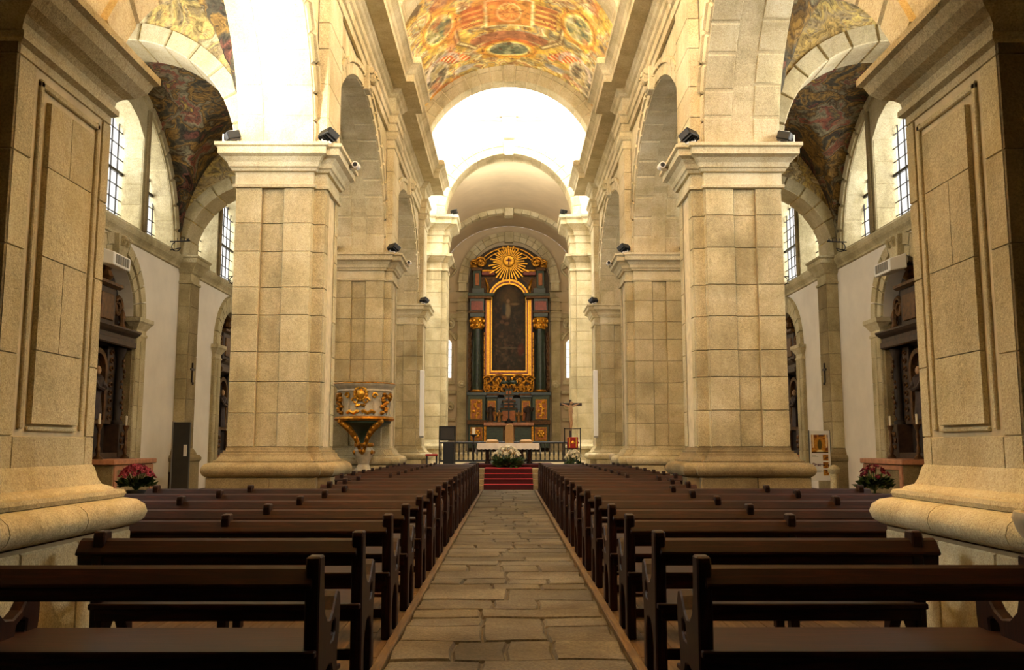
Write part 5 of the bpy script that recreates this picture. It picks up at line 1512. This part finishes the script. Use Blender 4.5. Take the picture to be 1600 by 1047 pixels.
# ------------------------------------------------------------------ chairs behind the altar
t = thing('celebrant_chair', 'high-backed beige upholstered chair behind the altar', 'chair', (0, 33.6, .6))
x, z1 = at_y(796, 662, 33.8)
MB().holes([(x - .17, 1.0), (x + .17, 1.0), (x + .15, z1 - .12), (x + .1, z1 - .03), (x, z1), (x - .1, z1 - .03), (x - .15, z1 - .12)], [], 'y', 33.8, 33.88).build('backrest', M['beige_cloth'], t, bev=.02)
MB().box(x - .27, x + .27, 33.3, 33.8, 1.0, 1.12).build('seat', M['beige_cloth'], t, bev=.03)
for a in (-1, 1):
    MB().tube([(x + a * .27, 33.82, 1.25), (x + a * .28, 33.5, 1.28), (x + a * .27, 33.32, 1.2)], .03, 6).build('armrest', M['cross_wood'], t)
    for dy in (33.34, 33.8): MB().box(x + a * .24 - .03, x + a * .24 + .03, dy - .03, dy + .03, .6, 1.0).build('leg', M['cross_wood'], t)
for px, w in ((769, 'left'), (822, 'right')):
    x, z = at_y(px, 687, 33.6)
    t = thing('sanctuary_stool', f'low beige padded stool to the {w} of the high-backed chair', 'stool', (x, 33.6, .6))
    MB().lathe(x, 33.6, [(.2, z - .16), (.24, z - .12), (.24, z - .05), (.16, z), (0, z + .01)], 14).build('seat', M['beige_cloth'], t, smooth=True)
    for q in range(4): MB().box(x + .15 * (-1) ** q - .025, x + .15 * (-1) ** q + .025, 33.6 + .15 * (1 if q < 2 else -1) - .025, 33.6 + .15 * (1 if q < 2 else -1) + .025, .6, z - .15).build('leg', M['cross_wood'], t)
# chancel rail
t = thing('altar_rail', 'dark turned-baluster rail across the sanctuary behind the altar', 'railing', (0, 40, .6))
MB().box(-3.1, 3.1, 39.94, 40.06, 1.40, 1.48).build('handrail', M['black'], t, bev=.01)
MB().box(-3.1, 3.1, 39.94, 40.06, .6, .68).build('bottom_rail', M['black'], t, bev=.01)
bme = MB().lathe(0, 0, [(.035, .68), (.035, .74), (.02, .78), (.045, .95), (.02, 1.15), (.03, 1.25), (.03, 1.4)], 8).mesh('baluster', smooth=True); bme.materials.append(M['black'])
for k in range(31):
    o = kid('baluster', bme, t, (-3.0 + .2 * k, 40 - 0, 0)); o.matrix_parent_inverse = Matrix.Translation(-Vector((0, 40, .6)))
# candle stand
x, z = at_y(740, 676, 30.2)
t = thing('candle_stand', 'black floor candle stand with a thick white candle left of the altar', 'candle stand', (x, 30.2, .72))
MB().lathe(x, 30.2, [(.16, .722), (.16, .75), (.03, .8), (.025, 1.3), (.05, 1.34), (.025, 1.4), (.03, 1.6), (.12, 1.68), (.12, 1.7), (0, 1.7)], 12).build('stand', M['iron'], t, smooth=True)
MB().lathe(x, 30.2, [(.055, 1.7), (.055, 1.92), (0, 1.92)], 12).build('candle', M['wax'], t, smooth=True)
# black lectern on the left
Y = 29.5
t = thing('music_lectern', 'black lectern panel on a thin metal frame left of the altar', 'lectern', (-2.0, Y, .6))
for x in (-2.27, -1.76):
    MB().tube([(x, Y, .6), (x, Y, 1.95)], .022, 6).build('leg', M['black'], t)
    MB().tube([(x, Y - .25, .62), (x, Y + .25, .62)], .022, 6).build('foot', M['black'], t)
MB().box(-2.27, -1.76, Y - .02, Y + .02, 1.93, 1.96).build('top_bar', M['black'], t)
MB().prism([(Y - .06, 1.5), (Y - .03, 1.48), (Y + .05, 1.93), (Y + .02, 1.95)], 'x', -2.25, -1.78).build('panel', M['glass_black'], t, bev=.008)
MB().box(-2.15, -1.8, Y + .03, Y + .3, .62, 1.45).build('cabinet', M['black'], t, bev=.02)
# small red-seated stool
t = thing('red_stool', 'small red-seated stool beside the left pier base', 'stool', (-2.55, 29.9, .6))
MB().box(-2.75, -2.35, 29.75, 30.05, .98, 1.05).build('seat', M['red_cloth'], t, bev=.02)
for a in (-2.71, -2.39):
    for b in (29.79, 30.01): MB().box(a - .02, a + .02, b - .02, b + .02, .6, .98).build('leg', M['black'], t)
# ambo with red cloth on the right
t = thing('ambo', 'black metal frame ambo with a red book cloth right of the altar', 'ambo', (2.08, 29.6, .6))
for x in (1.83, 2.35):
    MB().tube([(x, 29.6, .6), (x, 29.6, 1.9)], .02, 6).build('post', M['black'], t)
    MB().tube([(x, 29.4, .62), (x, 29.85, .62)], .022, 6).build('foot', M['black'], t)
MB().box(1.83, 2.35, 29.58, 29.62, 1.86, 1.89).build('top_bar', M['black'], t)
MB().box(1.83, 2.35, 29.58, 29.62, 1.2, 1.24).build('shelf', M['black'], t)
MB().box(1.92, 2.27, 29.52, 29.58, 1.24, 1.6).build('book_cloth', M['red_cloth'], t, bev=.015)
for x in (1.97, 2.19): MB().box(x, x + .035, 29.5, 29.525, 1.26, 1.58).build('gold_band', M['gold_bright'], t)
MB().lathe(2.095, 29.51, [(0, 1.36), (.06, 1.42), (0, 1.5)], 8, sy=.3).build('emblem', M['gold_bright'], t)
# processional crucifix
CYy = 31.0
x, zt = at_y(891, 627, CYy); _, zb = at_y(891, 681, CYy)
t = thing('standing_crucifix', 'tall dark wooden crucifix with pale carved figure behind the ambo', 'crucifix', (x, CYy, .6))
MB().box(x - .045, x + .045, CYy - .03, CYy + .03, .7, zt + .05).build('upright', M['cross_wood'], t, bev=.006)
_, zc = at_y(891, 632, CYy)
cb = MB().box(x - .36, x + .40, CYy - .03, CYy + .03, zc - .05, zc + .05).build('crossbar', M['cross_wood'], t, bev=.006)
MB().lathe(x, CYy, [(.22, .6), (.22, .64), (.06, .72), (.06, .8)], 12).build('foot', M['cross_wood'], t)
b = MB()
b.tube([(x, CYy - .06, zc - .02), (x + .01, CYy - .1, zc - .2), (x, CYy - .09, zc - .4), (x + .03, CYy - .11, zc - .65), (x, CYy - .07, zc - .9)], [.05, .085, .065, .055, .03], 8)
b.tube([(x - .3, CYy - .04, zc + .02), (x - .14, CYy - .06, zc - .04), (x - .03, CYy - .08, zc - .09)], [.018, .025, .035], 6)
b.tube([(x + .3, CYy - .04, zc + .02), (x + .14, CYy - .06, zc - .04), (x + .03, CYy - .08, zc - .09)], [.018, .025, .035], 6)
b.ball((x + .03, CYy - .12, zc + .04), (.05, .055, .065), 8, 6)
b.build('carved_figure', M['skin_wood'], t, smooth=True)
# bollard-like white post at the right end of the front rows
x, z = at_y(957, 708, 27.2)
t = thing('white_post', 'short white round-topped post beside the right pier base', 'post', (x, 27.2, 0))
MB().lathe(x, 27.2, [(.07, 0), (.07, .9), (.1, .93), (.11, 1.0), (.08, 1.07), (0, 1.1)], 12).build('post_body', M['marble_white'], t, smooth=True)
# light bars on the third piers
for s in (-1, 1):
    S = s
    t = thing('light_bar', f'tall narrow white light bar on the {SIDE[s]} third pier', 'light', (3.36, 34.62, 1.65), 'white light bars on the third piers')
    MB().box(3.28, 3.44, 34.62, 34.78, 1.68, 4.22).build('diffuser', M['white_led'], t, bev=.015)
    MB().box(3.29, 3.43, 34.63, 34.77, 1.62, 1.68).build('end_cap', M['grille'], t)
    S = 1

# ------------------------------------------------------------------ pulpit on the second left pier
PXx, PYy = -3.97, 24.75
t = thing('pulpit', 'marble pulpit with gilded carving on a baluster foot at the second left pier', 'pulpit', (PXx, PYy, 0))
def oct_lathe(prof, n=12): return MB().lathe(PXx, PYy, prof, n)
MB().lathe(PXx, PYy, [(.2, 0), (.2, .55), (.25, .6), (.27, .66), (.2, .72), (.15, .82), (.19, .95), (.27, 1.1), (.29, 1.2), (.22, 1.28), (.26, 1.32), (.26, 1.38), (.16, 1.4)], 16).build('baluster_foot', M['marble_white'], t, smooth=True)
MB().lathe(PXx, PYy, [(.262, 1.3), (.275, 1.35), (.262, 1.4)], 16).build('gilded_band', M['gold'], t, smooth=True)
gb = MB()
for q in range(6): gb.ball((PXx + .27 * math.sin(q * PI / 3), PYy - .27 * math.cos(q * PI / 3), 1.15), (.06, .06, .07), 6, 4)
gb.build('gilded_boss', M['gold'], t, smooth=True)
gb = MB()
for q in range(10):
    a = -1.5 + 3.0 * q / 9
    gb.tube([(PXx + r * math.sin(a), PYy - r * math.cos(a), z) for r, z in ((.705, 2.14), (.70, 2.4), (.71, 2.7))], .022, 5)
gb.build('parapet_rib', M['marble_white'], t, smooth=True)
MB().lathe(PXx, PYy, [(.16, 1.34), (.14, 1.5), (.2, 1.65), (.42, 1.8), (.62, 1.88), (.72, 1.93), (.74, 2.0), (.7, 2.02)], 20).build('bowl', M['green_panel'], t, smooth=True)
MB().lathe(PXx, PYy, [(.7, 1.98), (.8, 2.0), (.83, 2.05), (.8, 2.1), (.72, 2.12)], 24).build('gilded_ring', M['gold'], t, smooth=True)
body = MB().lathe(PXx, PYy, [(.72, 2.1), (.7, 2.2), (.69, 2.5), (.7, 2.7), (.74, 2.78)], 16).build('parapet', M['marble_white'], t, smooth=True)
MB().lathe(PXx, PYy, [(.72, 2.76), (.76, 2.8), (.74, 2.84), (.78, 2.9), (.83, 2.95), (.84, 3.0), (.7, 3.01), (.66, 2.9)], 24).build('rim', M['marble_white'], t, smooth=True)
MB().lathe(PXx, PYy, [(.835, 2.985), (.85, 3.0), (.835, 3.02)], 24).build('gilded_rim', M['gold'], t, smooth=True)
def on_pulpit(a, z, r=.74): return (PXx + r * math.sin(a), PYy - r * math.cos(a), z)
m = MB()
for a0 in (0,):
    m.ball(on_pulpit(a0, 2.70, .74), (.12, .08, .15), 10, 6)
    for q in range(14):
        b = 2 * PI * q / 14
        m.ball(on_pulpit(a0 + .22 * math.sin(b), 2.72 + .17 * math.cos(b), .73), (.05, .05, .05), 6, 4)
    for sg in (-1, 1):
        m.tube([on_pulpit(a0 + sg * (.2 + .14 * math.cos(q) * (1 - q / 9)), 2.52 + .1 * math.sin(q) * (1 - q / 9), .73) for q in [i * .5 for i in range(14)]], .03, 5)
        m.tube([on_pulpit(a0 + sg * (.02 + .16 * q / 6), 2.40 + .02 * math.sin(q * 2), .73) for q in range(7)], .035, 5)
        m.tube([on_pulpit(a0 + sg * (.05 + .07 * q), 2.22 + .03 * math.sin(q * 1.5), .73) for q in range(8)], .045, 5)
        m.tube([on_pulpit(a0 + sg * (.52 + .1 * math.cos(q) * (1 - q / 9)), 2.66 + .09 * math.sin(q) * (1 - q / 9), .74) for q in [i * .5 for i in range(14)]], .03, 5)
m.build('gilded_mask_carving', M['gold_bright'], t, smooth=True)
for sg in (-1, 1):
    m = MB()
    for q in range(10): m.ball(on_pulpit(sg * (.95 + .12 * math.sin(q * 1.9)), 2.7 - .055 * q, .75), (.07, .07, .06), 6, 4)
    m.tube([on_pulpit(sg * (1.35 + .1 * math.cos(q) * (1 - q / 9)), 2.62 + .12 * math.sin(q) * (1 - q / 9), .74) for q in [i * .5 for i in range(14)]], .045, 5)
    m.build('gilded_corner_carving', M['gold'], t, smooth=True)
    m = MB().tube([on_pulpit(sg * (.75 - .1 * q), 1.95 - .06 * q - .012 * q * q, .80 - .085 * q) for q in range(7)], [.07, .09, .09, .08, .07, .06, .04], 7)
    for q in range(7): m.ball(on_pulpit(sg * (.72 - .1 * q), 1.97 - .06 * q - .012 * q * q, .86 - .088 * q), .06, 6, 4)
    m.build('gilded_swag', M['gold'], t, smooth=True)

# ------------------------------------------------------------------ aisle furniture
t = thing('notice_panel', 'tall dark standing panel against the left aisle pilaster', 'panel', (-8.72, 24.1, 0))
MB().box(-8.95, -8.5, 24.05, 24.15, 0, 1.95).build('board', M['slate'], t, bev=.01)
MB().box(-8.97, -8.94, 24.03, 24.17, 0, 1.97).build('edge_strip', M['grille'], t)
MB().box(-8.64, -8.56, 24.02, 24.05, 1.05, 1.35).build('slot', M['white_plastic'], t)
MB().box(-9.0, -8.45, 23.9, 24.3, 0, .05).build('base', M['black'], t)
t = thing('side_stool', 'dark low stool by the left aisle wall', 'stool', (-9.0, 24.7, 0))
MB().box(-9.2, -8.85, 24.5, 24.9, .55, .62).build('seat', M['wood'], t, bev=.01)
for a in (-9.17, -8.88):
    for b in (24.53, 24.87): MB().box(a - .02, a + .02, b - .02, b + .02, 0, .55).build('leg', M['wood_end'], t)
# poster stand on the right
PO = 21.5
x0, zt = at_y(1264, 673, PO); x1, _ = at_y(1296, 673, PO); _, zb = at_y(1280, 751, PO)
t = thing('poster_stand', 'white printed poster on a stand beside the right pier', 'poster', ((x0 + x1) / 2, PO, 0))
MB().box(x0, x1, PO, PO + .025, zb, zt).build('board', M['white_plastic'], t)
MB().box(x0 - .012, x0, PO - .01, PO + .035, 0, zt + .01).box(x1, x1 + .012, PO - .01, PO + .035, 0, zt + .01).build('frame', M['slate'], t)
MB().box(x0, x1, PO - .12, PO + .2, 0, .03).build('foot', M['slate'], t)
W_ = x1 - x0; H_ = zt - zb
def pic(u0, v0, u1, v1, seed, nu, nv, nm, kind=0):
    def pos(U, V): return x0 + W_ * (u0 + (u1 - u0) * U), np.full_like(U, PO - .004), zb + H_ * (v0 + (v1 - v0) * V)
    def colr(U, V):
        n = fbm(U * 4 + seed, V * 4, 4, seed)
        c = palette((n - .3) / .4, ['#4a2410', '#a8641c', '#d89a34', '#7a3c14'])
        if kind == 0:
            d = np.abs(U - .5)
            c = lay(c, soft(d - .42 + .1 * V, .1) * 0 + soft(np.hypot((U - .5) / .3, (V - .45) / .45) - 1, .2) * .8, hexc('#c9892c'))
            c = lay(c, soft(np.hypot((U - .5) / .13, (V - .45) / .28) - 1, .2), hexc('#5a4a20'))
            c = lay(c, soft(np.abs(d - .4) - .04, .05) * (V > .3), hexc('#f0dcae'))
            c = lay(c, soft(np.hypot((U - .5) / .2, (V - .1) / .08) - 1, .4), hexc('#ffe6a0'))
            c = lay(c, (V < .06) * 1.0, hexc('#2a1a10'))
        return np.clip(c, 0, 1)
    paint_grid(nm, pos, colr, nu, nv, M['poster'], t)
pic(.09, .55, .90, .92, 3, 36, 36, 'church_photo')
for k, v in enumerate((.40, .25, .10)): pic(.62, v, .89, v + .12, 20 + k, 10, 10, 'small_photo', 1)
def text(body, size, loc, mat, parent, nm, bold=False):
    c = bpy.data.curves.new(nm, 'FONT'); c.body = body; c.size = size; c.extrude = .001; c.materials.append(mat)
    if bold: c.offset = .003
    tmp = bpy.data.objects.new(nm, c)
    me = bpy.data.meshes.new_from_object(tmp); bpy.data.objects.remove(tmp)
    if not me.materials: me.materials.append(mat)
    o = bpy.data.objects.new(nm, me); COL.objects.link(o); o.location = loc; o.rotation_euler = (PI / 2, 0, 0)
    o.parent = parent; o.matrix_parent_inverse = Matrix.Translation(-Vector(parent['_loc']))
    return o
text('Desterro', .105, (x0 + .10 * W_, PO - .003, zb + .29 * H_), M['ink'], t, 'poster_title', True)
for k, (v, w) in enumerate(((.50, .2), (.475, .3), (.20, .45), (.175, .5), (.165, .4))):
    MB().box(x0 + .1 * W_, x0 + (.1 + w) * W_, PO - .003, PO, zb + v * H_, zb + (v + .006) * H_).build('text_line', M['grille'], t)
# stone stoup pedestal next to it
x, _ = at_y(1303, 735, 20.9)
t = thing('stone_pedestal', 'small tapered stone pedestal with round knob beside the poster', 'pedestal', (x, 20.9, 0))
MB().lathe(x, 20.9, [(.16, 0), (.16, .1), (.1, .18), (.085, .5), (.09, .68), (.13, .72), (.14, .79), (.1, .85), (.05, .88), (0, .89)], 16).build('shaft', M['stone'], t, smooth=True)
# holy-water stoup on the right front pier
t = thing('holy_water_stoup', 'rounded stone stoup rim jutting from the near right pier', 'stoup', (2.74, 4.28, .98))
MB().lathe(2.74, 4.28, [(.06, .7), (.14, .76), (.26, .86), (.31, .94), (.33, 1.0), (.32, 1.03), (.29, 1.03), (.25, .97), (.1, .9), (0, .89)], 28).build('basin', M['marble_white'], t, smooth=True)
# thin white cable on the floor under the nearest left pew
pts = [(-2.02 + .26 * k / 10, 4.62 + .12 * math.sin(k / 10 * 1.4), .012 + .03 * (k / 10) ** 2) for k in range(11)]
tag(MB().tube(pts, .006, 6).build('cable', M['white_plastic'], None), 'thin white cable lying under the nearest left pew', 'cable')

# ------------------------------------------------------------------ floodlights and cameras on the imposts
POWER = {0: 30, 1: 30, 2: 30}
for s in (-1, 1):
    S = s
    for k, y in enumerate(PY):
        near = ['nearest', 'second', 'third'][k]
        flood((PIL - .10, y - .14, IMP), (-1.2, y + 4, 17), f'black floodlight on the nave corner of the {near} {SIDE[s]} pier impost', power=POWER[k])
        if k < 2:
            flood((OUT + .1, y - .12, IMP), (6.5, y - 1.0, 12), f'black floodlight on the aisle corner of the {near} {SIDE[s]} pier impost', power=60)
        if k < 2:
            small_speaker(PIL - .42, y + 1.0, IMP - .12, f'small white camera on the nave side of the {near} {SIDE[s]} pier impost')
    flood((2.75, CH_Y - .1, 12.9), (-1, CH_Y + 5, 16), f'black floodlight on the {SIDE[s]} chancel pier entablature', power=800)
    S = 1
# strong lamp washing the soffit above the nearest left pier
spot('soffit_wash', (-4.4, 13.6, 6.9), (-4.3, 16.2, 9.2), 560, 120, (1, .93, .8), .2)
for o in list(bpy.data.objects):
    if '_loc' in o: del o['_loc']
